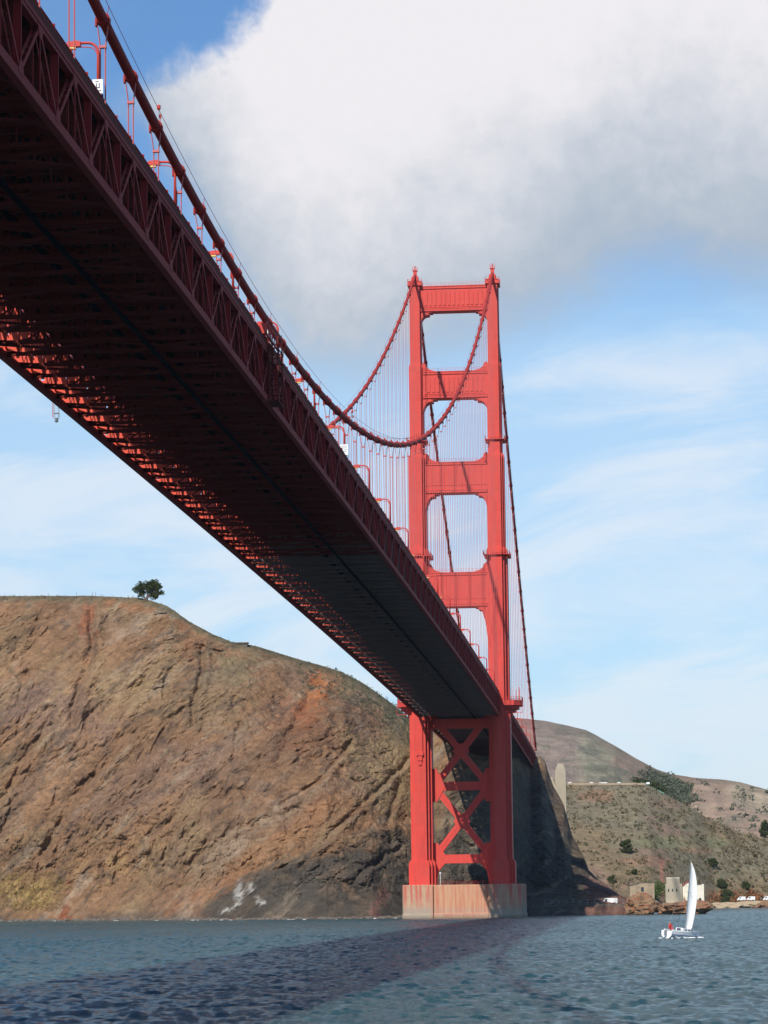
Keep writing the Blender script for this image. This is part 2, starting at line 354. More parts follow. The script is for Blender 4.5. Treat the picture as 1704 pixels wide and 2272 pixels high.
# tower legs: stepped cruciform columns narrowing upward
SEG = [  # z0, z1, half width of front cell, half width overall, half depth
    (11.7, 19.2, 2.75, 4.6, 8.3), (19.2, 70.0, 1.95, 3.72, 7.3), (70.0, 127.0, 1.9, 3.6, 6.6),
    (127.0, 160.2, 1.85, 3.05, 5.6), (160.2, 192.6, 1.75, 2.5, 4.6), (192.6, 221.5, 1.7, 2.02, 3.8)]
def cruci(hf, H, d):
    m = (hf+H)/2; q = [(hf, -d), (hf, -d*0.80), (m, -d*0.80), (m, -d*0.58), (H, -d*0.58)]
    r = q + [(x, -y) for x, y in q[::-1]]
    return r + [(-x, y) for x, y in r[::-1]]
for sx in (-1, 1):
    mb = MB()
    for i, (z0, z1, hf, H, d) in enumerate(SEG):
        mb.prism([(x+sx*WX, y) for x, y in cruci(hf, H, d)], 'z', z0+(0.002*i), z1)
        if 0 < i:                                          # sloped shoulder where the wider cells stop
            pz0, pz1, phf, pH, pd = SEG[i-1]
            for e, hh in ((0.22, 0.5), (0.55, 0.9)):
                mb.prism([(x+sx*WX, y) for x, y in cruci(phf+(hf-phf)*e, pH+(H-pH)*e, pd+(d-pd)*e)], 'z', z0-.01*i, z0+hh)
    # vertical plate ribs down the front cell
    for (z0, z1, hf, H, d) in SEG[1:]:
        for xr in (-hf*.5, 0, hf*.5):
            mb.box(sx*WX+xr-.035, sx*WX+xr+.035, -d-.05, -d+.02, z0+1.2, z1-.3)
        z = z0+3
        while z < z1-2:
            mb.box(sx*WX-hf, sx*WX+hf, -d-.03, -d+.02, z, z+.12); z += 3.6
    leg = mb.build('tower_leg', M['orange'], bridge)
    # bracket ornament on the front below the deck
    mb = MB()
    mb.box(sx*WX-.95, sx*WX+.95, -7.95, -7.32, 57.2, 65.8)
    mb.box(sx*WX-1.2, sx*WX+1.2, -8.15, -7.32, 55.9, 57.2)
    mb.box(sx*WX-.75, sx*WX+.75, -7.9, -7.32, 54.2, 55.9); mb.box(sx*WX-.5, sx*WX+.5, -7.7, -7.32, 52.6, 54.2)
    mb.build('bracket_ornament', M['orange'], leg)
    # railed gangways round the leg
    for zz, i in ((166.0, 4), (125.3, 2)):
        hf, H, d = SEG[i][2:]
        mb = MB(); e = 0.9; a, b, c2 = H+e, hf+e, d+e
        mb.box(sx*WX-a, sx*WX+a, -c2, c2, zz-.2, zz)
        for px_, py_ in [(i2*a/3, s*c2) for i2 in range(-3, 4) for s in (-1, 1)]+[(s*a, j*c2/4) for s in (-1, 1) for j in range(-4, 5)]:
            mb.box(sx*WX+px_-.05, sx*WX+px_+.05, py_-.05, py_+.05, zz, zz+1.2)
        for s in (-1, 1):
            for hz in (.6, 1.15):
                mb.box(sx*WX-a, sx*WX+a, s*c2-.04, s*c2+.04, zz+hz, zz+hz+.07); mb.box(sx*WX+s*a-.04, sx*WX+s*a+.04, -c2, c2, zz+hz, zz+hz+.07)
        for s in (-1, 1): mb.bar((sx*WX+s*(a-.1), -c2+.5, zz-.2), (sx*WX+s*(H-.3), -c2+.9, zz-1.6), .12, .12)
        mb.build('gangway', M['orange'], leg)
    # ladder on the inner side
    mb = MB(); xi = -sx*(3.05+.35)+sx*WX
    for dy in (-.3, .3): mb.box(xi-.05, xi+.05, dy-4.2, dy-4.1, 158.3, 166)
    z = 158.5
    while z < 166: mb.box(xi-.3, xi+.3, -4.6, -3.9, z, z+.06); z += .9
    mb.build('ladder', M['orange'], leg)
    # cap, saddle housing and finial
    mb = MB(); x = sx*WX
    mb.box(x-2.5, x+2.5, -4.3, 4.3, 221.5, 222.1); mb.box(x-2.2, x+2.2, -4.0, 4.0, 222.1, 223.2)
    mb.prism([(-3.9, 223.2), (3.9, 223.2), (1.3, 225.4), (-1.3, 225.4)], 'x', x-1.15, x+1.15)
    mb.prism([(x-1.9, 223.2), (x+1.9, 223.2), (x+0.7, 225.3), (x-0.7, 225.3)], 'y', -1.3, 1.3)
    for i in range(7):
        for s in (-1, 1):
            mb.box(x-2.5+i*.8, x-2.45+i*.8, s*4.25-.03, s*4.25+.03, 222.1, 223.9)
            mb.box(x+s*2.45-.03, x+s*2.45+.03, -4.2+i*1.35, -4.15+i*1.35, 222.1, 223.9)
    for s in (-1, 1):
        for zz in (223.0, 223.8): mb.box(x-2.5, x+2.5, s*4.25-.04, s*4.25+.04, zz, zz+.07); mb.box(x+s*2.45-.04, x+s*2.45+.04, -4.2, 4.2, zz, zz+.07)
    mb.build('saddle_housing', M['orange'], leg)
    mb = MB(); mb.box(x-.62, x+.62, -.62, .62, 225.3, 227.6); mb.box(x-.85, x+.85, -.85, .85, 227.5, 227.8)
    for i in (-.75, 0, .75):
        for j in (-.75, .75): mb.box(x+i-.06, x+i+.06, j-.06, j+.06, 227.8, 229.1)
    mb.box(x-.8, x+.8, -.8, -.7, 228.5, 228.57); mb.tube([(x, 0, 227.8), (x, 0, 229.4)], .2)
    mb.build('beacon', M['orange'], leg)
    # balcony at the deck
    mb = MB(); pl = [(1.2, -7.2), (5.2, -7.2), (7.9, -3.6), (7.9, 3.6), (5.2, 7.2), (1.2, 7.2)]
    P2 = lambda s: [(sx*(WX+a*1.0 if a > 2 else WX+a), b*s) for a, b in pl]
    mb.prism(P2(1.0), 'z', 73.9, 74.6)
    for k in range(5):
        f = 1-.17*k; q = [(sx*(WX+1.2+(a-1.2)*(f)), b*(f)) for a, b in pl]; mb.prism(q, 'z', 73.9-1.1*(k+1), 73.9-1.1*k)
    for k in range(3):
        q = [(sx*(WX+1.2+(a-1.2)*(.18-.04*k)+1.6), b*(.3-.06*k)) for a, b in pl]; mb.prism(q, 'z', 68.4-1.6*(k+1), 68.4-1.6*k)
    for a, b in zip(pl[:-1], pl[1:]):
        A = Vector((sx*(WX+a[0]), a[1], 74.6)); B = Vector((sx*(WX+b[0]), b[1], 74.6)); n = max(2, int((B-A).length/.8))
        for i in range(n+1):
            q = A.lerp(B, i/n); mb.box(q.x-.04, q.x+.04, q.y-.04, q.y+.04, 74.6, 75.9)
        for h in (.6, 1.2): mb.bar(A+Vector((0, 0, h)), B+Vector((0, 0, h)), .08, .08)
    mb.build('balcony', M['orange'], leg)
    mb = MB()
    for yy, h in ((-4.5, 4.5), (-3.2, 3.6), (-5.8, 3.0)): mb.box(sx*(WX+7.0)-.1, sx*(WX+7.0)+.1, yy-.1, yy+.1, 74.6, 74.6+h)
    mb.box(sx*(WX+4.6)-.08, sx*(WX+4.6)+.08, -6.6, -6.45, 74.6, 79); mb.box(sx*(WX+6.1)-.08, sx*(WX+6.1)+.08, -6.5, -6.35, 74.6, 78)
    mb.bar((sx*(WX+4.5), -5, 70.2), (sx*(WX+8), -5, 70.2), .15, .15); mb.bar((sx*(WX+8), -5, 70.2), (sx*(WX+8), -5, 74), .1, .1)
    mb.build('balcony_post', M['orange'], leg)
# portal struts above the deck
def haunch(xi, zt, wdt, hgt, n=5):                         # stepped rounded bracket polygon in x,z hanging from (xi, zt), towards centre
    s = -1 if xi > 0 else 1; pts = [(xi, zt)]
    q = []
    for i in range(n+1):
        a = math.pi/2*i/n; q.append((xi+s*wdt*(1-math.sin(a)), zt-hgt*(1-math.cos(a))))
    out = [(xi+s*wdt*1.0, zt)]
    for i in range(n):
        (xa, za), (xb, zb_) = q[i], q[i+1]
        out += [(xa, za), (xb+(xa-xb)*.25, za-(za-zb_)*.35)]
    return [(xi, zt), (xi+s*wdt*1.25, zt), (xi+s*wdt*1.25, zt-.45), (xi+s*wdt, zt-.45)] + [(a, b-.45) for a, b in q[1:]] + [(xi, zt-hgt-.5)]
ST = [  # z bottom, z top, inner half width, thickness, haunch w,h below, haunch above, fluted
    (212.4, 221.3, 11.8, 2.5, 3.4, 4.2, 0, 13), (181.3, 190.6, 11.3, 2.9, 3.9, 5.0, 1.9, 12),
    (147.6, 158.3, 10.8, 3.3, 3.6, 7.2, 2.0, 5), (107.6, 119.4, 10.2, 3.7, 3.4, 14.5, 2.0, 5)]
for zb0, zt0, xi, th, hw, hh, hu, fl in ST:
    mb = MB()
    mb.box(-xi, xi, -th, th, zb0+.9, zt0-.9)
    mb.box(-xi, xi, -th-.3, th+.3, zb0, zb0+.9); mb.box(-xi, xi, -th-.3, th+.3, zt0-.9, zt0)
    mb.box(-xi, xi, -th-.45, th+.45, zt0-.15, zt0+.15); mb.box(-xi, xi, -th-.42, th+.42, zb0+.75, zb0+1.0)
    if fl > 10:
        wd = 2*(xi-1.2)/fl
        for i in range(fl):
            x = -xi+1.2+wd*(i+.5)
            mb.prism([(x-wd*.30, zb0+2.0), (x+wd*.30, zb0+2.0), (x+wd*.30, zt0-2.0), (x, zt0-1.5), (x-wd*.30, zt0-2.0)], 'y', -th-.22, -th+.02)
        mb.box(-xi+.6, xi-.6, -th-.16, -th+.01, zb0+1.35, zb0+1.6)
    else:
        for i in range(fl):
            x = -xi+2*xi*(i+.5)/fl; mb.box(x-.10, x+.10, -th-.16, -th+.02, zb0+1.0, zt0-.95)
        mb.box(-xi, xi, -th-.14, -th+.02, zb0+2.6, zb0+2.75)
    o = mb.build('portal_strut', M['orange'], bridge)
    for s in (-1, 1):
        mb = MB(); mb.prism(haunch(s*xi, zb0+.002, hw, hh, 6), 'y', -th+.15, th-.15)
        mb.prism([(a+s*.0, b) for a, b in haunch(s*(xi+.01), zb0-.8, hw*.72, hh*.8, 5)], 'y', -th-.1, th+.1)
        mb.build('corner_bracket', M['orange'], o)
        if hu:
            mb = MB(); mb.prism([(s*xi, zt0+hu+1.6), (s*xi, zt0+.1), (s*(xi-5.2), zt0+.1), (s*(xi-3.4), zt0+.6), (s*(xi-2.4), zt0+.9), (s*(xi-1.3), zt0+1.9), (s*(xi-1.1), zt0+hu+.9)], 'y', -th+.3, th-.3)
            mb.build('corner_bracket', M['orange'], o)
    mb = MB()                                             # handrail along the top
    for i in range(15):
        x = -xi+1+(2*xi-2)*i/14; mb.box(x-.03, x+.03, -th+.1, -th+.16, zt0+.15, zt0+1.35)
    mb.box(-xi, xi, -th+.1, -th+.15, zt0+1.3, zt0+1.36); mb.box(-xi, xi, -th+.1, -th+.15, zt0+.75, zt0+.8)
    mb.build('strut_handrail', M['orange'], o)
# bracing under the deck
def xbrace(zl, zm, zh, xl=10.0):
    mb = MB(); n = 2.25
    k = (zh-zm)/xl
    for s in (-1, 1):
        mb.bar((s*xl, 0.003*s, zh), (-s*xl, 0.003*s, zl), n, 2.4+.02*s, up=(0, 1, 0))
    mb.prism([(-2.9, zm), (-1.3, zm+2.6), (1.3, zm+2.6), (2.9, zm), (1.3, zm-2.6), (-1.3, zm-2.6)], 'y', -1.3, 1.3)
    for s in (-1, 1): mb.bar((s*xl, -1.25, zh), (-s*xl, -1.25, zl), .18, .12, up=(0, 1, 0))
    return mb.build('cross_brace', M['orange'], bridge)
xbrace(44.6, 57.6, 70.0); xbrace(20.6, 33.4, 46.2)
mb = MB(); mb.box(-10.1, 10.1, -1.35, 1.35, 44.0, 47.0)
for s in (-1, 1):
    mb.prism([(s*10.3, 51.6), (s*8.6, 51.6), (s*6.3, 47.0), (s*5.8, 45.5), (s*6.3, 44.0), (s*8.4, 40.2), (s*10.3, 40.2)], 'y', -1.42, 1.42)
mb.build('horizontal_brace', M['orange'], bridge)
mb = MB(); mb.box(-10.1, 10.1, -1.35, 1.35, 19.0, 22.0)
for s in (-1, 1):
    mb.prism([(s*10.3, 26.0), (s*8.4, 26.0), (s*6.0, 22.0), (s*6.0, 19.0), (s*8.4, 16.3), (s*9.2, 11.7), (s*10.3, 11.7)], 'y', -1.42, 1.42)
mb.build('horizontal_brace', M['orange'], bridge)
mb = MB(); mb.box(-10.1, 10.1, -2.2, 2.2, 65.4, 68.4); mb.box(-10.1, 10.1, -2.5, 2.5, 68.0, 68.6)
mb.build('deck_strut', M['orange'], bridge)

# main cables
for sx in (-1, 1):
    ys = [Y0+i*6.0 for i in range(int((0-Y0)/6)+1)]+[0.0]
    ys += [y for y in np.linspace(5, 343, 40)]
    pts = [(sx*WX, y, zc(y)) for y in ys]
    mb = MB(); mb.tube(pts, 0.50, 12)
    cab = mb.build('main_cable', M['cable'], bridge, smooth=True)
    # hand ropes above the cable
    mb = MB()
    for s in (-1, 1): mb.tube([(sx*WX+s*.55, y, zc(y)+1.25) for y in ys if y < -2], 0.030, 4, False)
    for s in (-1, 1): mb.tube([(sx*WX+s*.55, y, zc(y)+1.25) for y in ys if y > 3], 0.030, 4, False)
    j = k0
    for y, k in zip(ysn, kk):
        if k % 4 == 0 and abs(y) > 9:
            for s in (-1, 1): mb.tube([(sx*WX+s*.4, y, zc(y)+.3), (sx*WX+s*.55, y, zc(y)+1.25)], .028, 4, False)
    mb.build('cable_handrail', M['truss'], cab)
    # cable bands
    def band(y):
        dz = zc(y+.5)-zc(y-.5); d = Vector((0, 1, dz)).normalized(); c = Vector((sx*WX, y, zc(y)))
        m2 = MB(); m2.tube([c-d*.62, c-d*.55, c+d*.55, c+d*.62], [.5, .62, .62, .5], 12)
        m2.tube([c-d*.2+Vector((0, 0, 0)), c+d*.2], .68, 12)
        m2.box(sx*WX-.12, sx*WX+.12, y-.45, y+.45, zc(y)+.45, zc(y)+.85)
        for s in (-1, 1): m2.box(sx*WX+s*.62-.08, sx*WX+s*.62+.08, y-.3, y+.3, zc(y)-.65, zc(y)+.1)
        return m2
    yb = [y for y, k in zip(ysn, kk) if k % 2 == 0 and abs(y) > 7 and zc(y)-zb(y)-ZT > 0.5]
    show = sorted(yb, key=lambda y: (y > 0, y))
    rest = MB(); nb = 0
    for y in show:
        if (sx > 0 and y < 0) or (sx < 0 and y > -420 and y < 0):
            b = band(y).build('cable_band', M['cable'], cab); nb += 1
        else:
            q = band(y); rest.add(q.v, q.f)
    r_ = rest.build('cable_band', M['cable'], cab); r_['kind'] = 'stuff'
# suspenders: two pairs of ropes with a spreader
def suspender(sx, y):
    m2 = MB(); z0 = zb(y)+ZT; z1 = zc(y)-.45; x = sx*WX
    dz = min(2.2, (z1-z0)*.35)
    for s in (-1, 1):
        for t in (-.16, .16):
            m2.tube([(x+s*.24, y+t, z0), (x+s*.24, y+t, z1-dz), (x+s*.58, y+t*.6, z1+.35)], 0.042, 5, False)
    if z1-z0 > 3:
        m2.box(x-.34, x+.34, y-.22, y+.22, z1-dz-.12, z1-dz+.10)
    m2.box(x-.30, x+.30, y-.25, y+.25, z0+1.2, z0+1.45)
    return m2
rest = MB(); ni = 0
cands = [(sx, y) for sx in (1, -1) for y, k in zip(ysn, kk) if k % 2 == 0 and abs(y) > 7 and zc(y)-zb(y)-ZT > 1.5]
def sus_rank(c):
    sx, y = c
    if y > 0: return (2, y) if sx > 0 else (3, y)
    return (0, y) if sx > 0 else (1, -y)
cands.sort(key=sus_rank)
for i, (sx, y) in enumerate(cands):
    if i < 100: suspender(sx, y).build('suspender_rope', M['rope'], bridge)
    else: q = suspender(sx, y); rest.add(q.v, q.f)
r_ = rest.build('suspender_rope', M['rope'], bridge); r_['kind'] = 'stuff'

# stiffening trusses
YG = -459.0                                               # south of here the underside is freshly painted
for sx in (1, -1):
    x = sx*WX
    mb = MB()
    for y0, y1 in zip(ysn[:-1], ysn[1:]):
        for s in (-.28, .28): mb.bar((x+s, y0, zb(y0)), (x+s, y1, zb(y1)), .95, .10)
        mb.bar((x, y0, zb(y0)-.44), (x, y1, zb(y1)-.44), .05, .72); mb.bar((x, y0, zb(y0)+.44), (x, y1, zb(y1)+.44), .05, .60)
    tr = mb.build('side_truss', M['truss'], bridge)
    mb = MB()
    for y0, y1 in zip(ysn[:-1], ysn[1:]):
        mb.bar((x, y0, zb(y0)+ZT), (x, y1, zb(y1)+ZT), .9, .62) if sx > 0 else mb.bar((x-.1, y0, zb(y0)+ZT), (x-.1, y1, zb(y1)+ZT), .6, .62)
        mb.bar((x+sx*.33, y0, zb(y0)+ZT), (x+sx*.33, y1, zb(y1)+ZT), .12, .10)
    mb.build('top_chord', M['truss'], tr)
    rd, rv = MB(), MB(); nd = nv = 0
    for i, (y, k) in enumerate(zip(ysn, kk)):
        a = (x, y, zb(y))
        if i+1 < len(ysn):
            yn = ysn[i+1]
            p0, p1 = ((x, y, zb(y)+ZT-.3), (x, yn, zb(yn)+.4)) if k % 2 == 0 else ((x, y, zb(y)+.4), (x, yn, zb(yn)+ZT-.3))
            m2 = MB()
            for s in (-.26, .26): m2.bar((p0[0]+s, p0[1], p0[2]), (p1[0]+s, p1[1], p1[2]), .40, .07)
            for q in range(7):
                A = Vector(p0).lerp(Vector(p1), (q+.5)/7); B = Vector(p0).lerp(Vector(p1), (q+1.1)/7); e = .2 if q % 2 else -.2
                m2.bar((A.x-.24, A.y, A.z), (B.x+.24, B.y, B.z), .08, .04, up=(0, 1, 0))
            if sx > 0 and nd < 100: m2.build('truss_diagonal', M['truss'], tr); nd += 1
            else: rd.add(m2.v, m2.f)
        m2 = MB()
        wv = .22 if k % 2 else .16
        for s in (-.3, .3): m2.box(x+s-.05, x+s+.05, y-wv/2, y+wv/2, zb(y)+.4, zb(y)+ZT-.3)
        if k % 2: m2.box(x-.3, x+.3, y-.04, y+.04, zb(y)+.4, zb(y)+ZT-.3)
        if sx < 0 and y > -840:
            for q in range(5):
                z_ = zb(y)+.5+q*1.2; m2.box(x-.42, x+.46, y-.10, y-.05, z_, z_+(.95 if (q+k) % 3 else .5))
            m2.box(x-.1, x+.5, y+3.77, y+3.84, zb(y)+.4, zb(y)+1.7)
        # gussets
        zg = zb(y)+(ZT if k % 2 == 0 else 0); sg = -1 if k % 2 == 0 else 1
        for s in (-.345, .345):
            m2.prism([(y-1.15, zg+sg*.15), (y+1.15, zg+sg*.15), (y+.95, zg+sg*.7), (y+.35, zg+sg*1.35), (y-.35, zg+sg*1.35), (y-.95, zg+sg*.7)], 'x', x+s-.02, x+s+.02)
        if sx > 0 and nv < 100: m2.build('truss_post', M['truss'], tr); nv += 1
        else: rv.add(m2.v, m2.f)
    for nm, r2 in (('truss_diagonal', rd), ('truss_post', rv)):
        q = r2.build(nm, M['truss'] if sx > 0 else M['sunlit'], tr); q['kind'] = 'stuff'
# floor beams: latticed cross trusses with solid end plates
def floor_beam():
    m2 = MB(); L = WX-.45; zt_, zl = 6.05, 3.45
    m2.bar((-L, 0, zt_), (L, 0, zt_), .35, .45, up=(0, 0, 1)); m2.bar((-L, 0, zl), (L, 0, zl), .5, .22, up=(0, 0, 1))
    n = 14
    for i in range(n):
        a = -L+2*L*i/n; b = -L+2*L*(i+1)/n; mdl = (a+b)/2
        m2.bar((a, 0, zl), (mdl, 0, zt_), .1, .22, up=(1, 0, 0)); m2.bar((mdl, 0, zt_), (b, 0, zl), .1, .22, up=(1, 0, 0))
    for s in (-1, 1):
        m2.cur = 1 if s < 0 else 0
        e_ = 2.6 if s > 0 else 1.1
        m2.prism([(s*L, 6.2), (s*(L-e_), 6.2), (s*(L-e_), 5.2), (s*(L-e_/2), 3.0), (s*L, 2.2)], 'y', -.06, .06)
        if s < 0:
            m2.box(-L, -L+1.05, -.30, -.24, .45, 2.0); m2.box(-L+.35, -L+1.15, -.30, -.24, 2.3, 3.3); m2.box(-L-.05, -L+.9, -.30, -.24, 3.6, 5.9); m2.box(-L+1.2, -L+1.5, -.3, -.2, .5, 5.5)
            for zz in (2.0, 3.2):
                m2.bar((-L, 0, zz), (-L+1.0, 0, zz+1.2), .12, .3, up=(0, 0, 1)); m2.bar((-L, .0, zz+1.2), (-L+1.0, 0, zz), .12, .3, up=(0, 0, 1))
            m2.box(-L-.1, -L+1.25, -.42, -.36, .35, 2.3); pass; pass
        m2.cur = 0
        for i, xx in enumerate((4.4, 8.8)): m2.box(s*xx-.5, s*xx+.5, -.10, .10, zl-.35, zt_)
    m2.box(-.6, .6, -.1, .1, zl-.3, zt_)
    m2.cur = 1
    m2.box(-L, -L+.55, 3.78, 3.84, .5, 1.6); m2.bar((-L, 3.8, 1.6), (-L+.8, 3.8, 4.2), .1, .25, up=(0, 1, 0)); m2.bar((-L+.8, 3.8, 1.6), (-L, 3.8, 4.2), .1, .25, up=(0, 1, 0))
    m2.cur = 0
    # stringer seats
    for i in range(9): xx = -L+2.2+i*(2*L-4.4)/8; m2.box(xx-.2, xx+.2, -.5, .5, 6.05, 6.6)
    return m2
def lateral(flip):
    m2 = MB(); L = WX-.4
    for dy in (-.38, .38): m2.bar((-L, dy, .28), (L, dy, .28), .16, .34, up=(0, 0, 1))
    n = 26
    for i in range(n):
        a = -L+2*L*i/n; b = a+2*L/n; d = .36 if i % 2 else -.36
        m2.bar((a, -d, .25), (b, d, .25), .11, .05, up=(0, 0, 1))
    s = -1 if flip else 1
    for sx in (-1, 1):
        A = Vector((sx*L, 0, .1)); B = Vector((0, s*7.5, .1))
        for dy in (-.22, .22): m2.bar(A+Vector((0, dy, 0)), B+Vector((0, dy, 0)), .12, .25, up=(0, 0, 1))
        for q in range(12):
            P_ = A.lerp(B, q/12); Q = A.lerp(B, (q+1)/12); e = .2 if q % 2 else -.2
            m2.bar(P_+Vector((0, e, 0)), Q+Vector((0, -e, 0)), .08, .04, up=(0, 0, 1))
        m2.prism([(sx*(L+.1), -1.3), (sx*(L+.1), 1.3), (sx*(L-1.5), .5), (sx*(L-1.5), -.5)], 'z', .42, .47)
        # sway posts down from the floor beam
        m2.box(sx*8.8-.1, sx*8.8+.1, -.1, .1, .4, 3.3)
        m2.bar((sx*L, 0, .5), (sx*8.8, 0, 3.4), .22, .22, up=(0, 1, 0))
    m2.box(-.75, .75, -.5, .5, .05, .55)
    return m2
fb = [floor_beam(), floor_beam()]; lt = {0: lateral(False), 1: lateral(True)}
proto = {}
for key, mm in (('p', M['shaded']), ('g', M['primer'])):
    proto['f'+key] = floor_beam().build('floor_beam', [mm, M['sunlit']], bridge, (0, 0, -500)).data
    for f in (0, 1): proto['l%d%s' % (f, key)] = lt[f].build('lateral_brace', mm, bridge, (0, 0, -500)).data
for o in [o for o in bridge.children if o.location.z < -400]: bpy.data.objects.remove(o)
cnt = {'floor_beam': 0, 'lateral_brace': 0}; restf = {('floor_beam', 'p'): MB(), ('floor_beam', 'g'): MB(), ('lateral_brace', 'p'): MB(), ('lateral_brace', 'g'): MB()}
for y, k in zip(ysn, kk):
    key = 'p' if y < YG else 'g'
    for nm, mesh, src in (('floor_beam', proto['f'+key], fb[0]), ('lateral_brace', proto['l%d%s' % (k % 2, key)], lt[k % 2])):
        if y > -815 and cnt[nm] < 100:
            o = bpy.data.objects.new(nm, mesh); COL.objects.link(o); o.parent = bridge; o.location = (0, y, zb(y)); cnt[nm] += 1
        elif y > -870:
            restf[(nm, key)].add([(a, b+y, c+zb(y)) for a, b, c in src.v], src.f)
for (nm, key), r2 in restf.items():
    if r2.v: q = r2.build(nm, M['shaded'] if key == 'p' else M['primer'], bridge); q['kind'] = 'stuff'
# road slab, stringers, fascia, railing
mbs = {'p': MB(), 'g': MB()}; st = {'p': MB(), 'g': MB()}; fa = {-1: MB(), 1: MB()}; rl = {-1: MB(), 1: MB()}; dk = [MB(), MB()]
for y0, y1 in zip(ysn[:-1], ysn[1:]):
    key = 'p' if y0 < YG else 'g'; z0, z1 = zb(y0), zb(y1)
    mbs[key].bar((.05, y0, z0+7.05), (.05, y1+.0, z1+7.05), .35, 25.5)
    for i in range(9):
        xx = -11.1+i*22.2/8; st[key].bar((xx, y0, z0+6.6), (xx, y1, z1+6.6), .5, .18)
    for sx in (-1, 1):
        (fa[sx].bar((sx*(WX-.45), y0, z0+7.32), (sx*(WX-.45), y1, z1+7.32), .16, 1.35) if sx > 0 else fa[sx].bar((sx*(WX-.1), y0, z0+7.32), (sx*(WX-.1), y1, z1+7.32), .16, .3))
        fa[sx].bar((sx*(WX+.22), y0, z0+7.42), (sx*(WX+.22), y1, z1+7.42), 1.0, .16)
        for h in (.55, 1.15): rl[sx].bar((sx*(WX-.1), y0, z0+7.5+h), (sx*(WX-.1), y1, z1+7.5+h), .10, .12)
        for q in range(6):
            yy = y0+PAN*q/6; zz = zb(yy)+7.5; wq = .14 if q else .26; hq = 1.2 if q else 1.38
            rl[sx].box(sx*(WX-.1)-wq/2, sx*(WX-.1)+wq/2, yy-wq/2, yy+wq/2, zz, zz+hq)
        if sx > 0: rl[sx].bar((sx*(WX-.1), y0, z0+7.5+.6), (sx*(WX-.1), y1, z1+7.5+.6), .75, .03)
    for xx in (4.9,): dk[0].bar((xx, y0, z0-.15), (xx, y1, z1-.15), .35, .42)
    dk[1].bar((-.3, y0, z0+3.2), (-.3, y1, z1+3.2), .4, .5)
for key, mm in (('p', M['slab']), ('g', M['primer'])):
    mbs[key].build('road_slab', mm, bridge); st[key].build('stringer', M['shaded'] if key == 'p' else M['primer'], bridge)
for q in (-1, 1): fa[q].build('sidewalk_edge', M['shaded'], bridge); rl[q].build('railing', M['truss'], bridge)  # edge band darkened as if recessed: its shadow put into the colour
for q in dk: q.build('traveller_rail', M['darkrail'], bridge)

# ------------------------------------------------------------------ street lamps on the deck
def make_lamp():
    r = empty('street_lamp')
    mb = MB(); mb.tube([(0, 0, 0), (0, 0, .9), (0, 0, 1.0)], [.24, .22, .15], 8); pts = [(0, 0, .9), (0, 0, 5.3)]
    for i in range(1, 9): a = math.pi/2*i/8; pts.append((-1.0*(1-math.cos(a)), 0, 5.3+1.0*math.sin(a)))
    pts.append((-1.75, 0, 6.3)); mb.tube(pts, [.17]+[.13]*(len(pts)-1), 8); mb.build('pole', M['orange'], r, smooth=True)
    mb = MB(); pts = [(0, 0, 4.4)]
    for i in range(1, 7): a = math.pi/2*i/6; pts.append((-.75*(1-math.cos(a))-.02, 0, 4.7+1.15*math.sin(a)))
    pts.append((-1.7, 0, 5.95)); mb.tube(pts, .05, 6); mb.build('brace_arm', M['orange'], r)
    mb = MB(); mb.prism([(-1.65, 5.95), (-1.65, 6.42), (-2.0, 6.52), (-2.9, 6.40), (-3.0, 6.05), (-2.9, 5.92)], 'y', -.26, .26)
    h = mb.build('lamp_head', M['orange'], r)
    mb = MB(); mb.box(-2.88, -2.1, -.22, .22, 5.72, 5.915); mb.build('lens', M['lens'], h)
    return r
lamp0 = make_lamp(); first = True
names_e = ['nearest camera, with a white sign on its pole', 'second from the camera, half hidden by the cable', 'beside a slender suspender pair under grey cloud',
           'standing behind the hanging maintenance cage', 'just past the hanging maintenance cage', 'with a white sign, below the crossing of the two cables',
           'left of the lowest dip of the cable', 'alone among the suspenders left of the tower', 'with its arm just left of the tower leg', 'in front of the tower leg at the deck edge',
           'in front of the lowest portal strut, left part', 'in front of the lowest portal strut, lower part', 'first one seen in the lowest portal opening', 'second one seen in the lowest portal opening',
           'third one seen in the lowest portal opening', 'last one before the tower leg']
i = 0; lampy = []
y = -761.8
while y < 330:
    if abs(y) > 12:
        o = lamp0 if first else dup(lamp0)
        first = False
        o.location = (WX-.35, y, zb(y)+7.45)
        if y < 0: lb = 'red street lamp, '+names_e[min(i, len(names_e)-1)]
        else: lb = 'red street lamp on the side span beyond the tower'
        tag(o, lb, 'street lamp', 'street lamps along the east railing'); i += 1; lampy.append(y)
    y += 45.72
y = -761.8+45.72*6
while y < 330:
    if abs(y) > 12:
        o = dup(lamp0); o.location = (-WX+.35, y, zb(y)+7.45); o.rotation_euler = (0, 0, math.pi)
        tag(o, 'red street lamp on the far west railing behind the deck', 'street lamp', 'street lamps along the west railing')
    y += 45.72
def sign(y, n, lab, h, hh):
    r = empty('sign_board', (WX-.35, y-.22, zb(y)+7.45))
    tag(r, lab, 'sign')
    mb = MB(); mb.box(-.5*hh, .5*hh, -.05, .0, h, h+1.35*hh); mb.build('panel', M['white'], r)
    mb = MB()
    z = h+1.35*hh
    if n == 0:
        for a in (-.16, .12): mb.box(a, a+.07, -.07, -.052, z-.78, z-.38)
        mb.box(-.16, .19, -.07, -.052, z-.85, z-.78)
        for q in range(5): mb.box(-.34+q*.14, -.25+q*.14, -.07, -.052, z-1.15, z-1.05)
        for q in range(2): mb.box(-.2+q*.16, -.08+q*.16, -.07, -.052, z-.25, z-.17)
    else:
        for rr in range(4):
            for q in range(5): mb.box(-.5+q*.2, -.38+q*.2, -.07, -.052, z-.35-rr*.32, z-.25-rr*.32)
    mb.build('lettering', M['darkrail'], r)
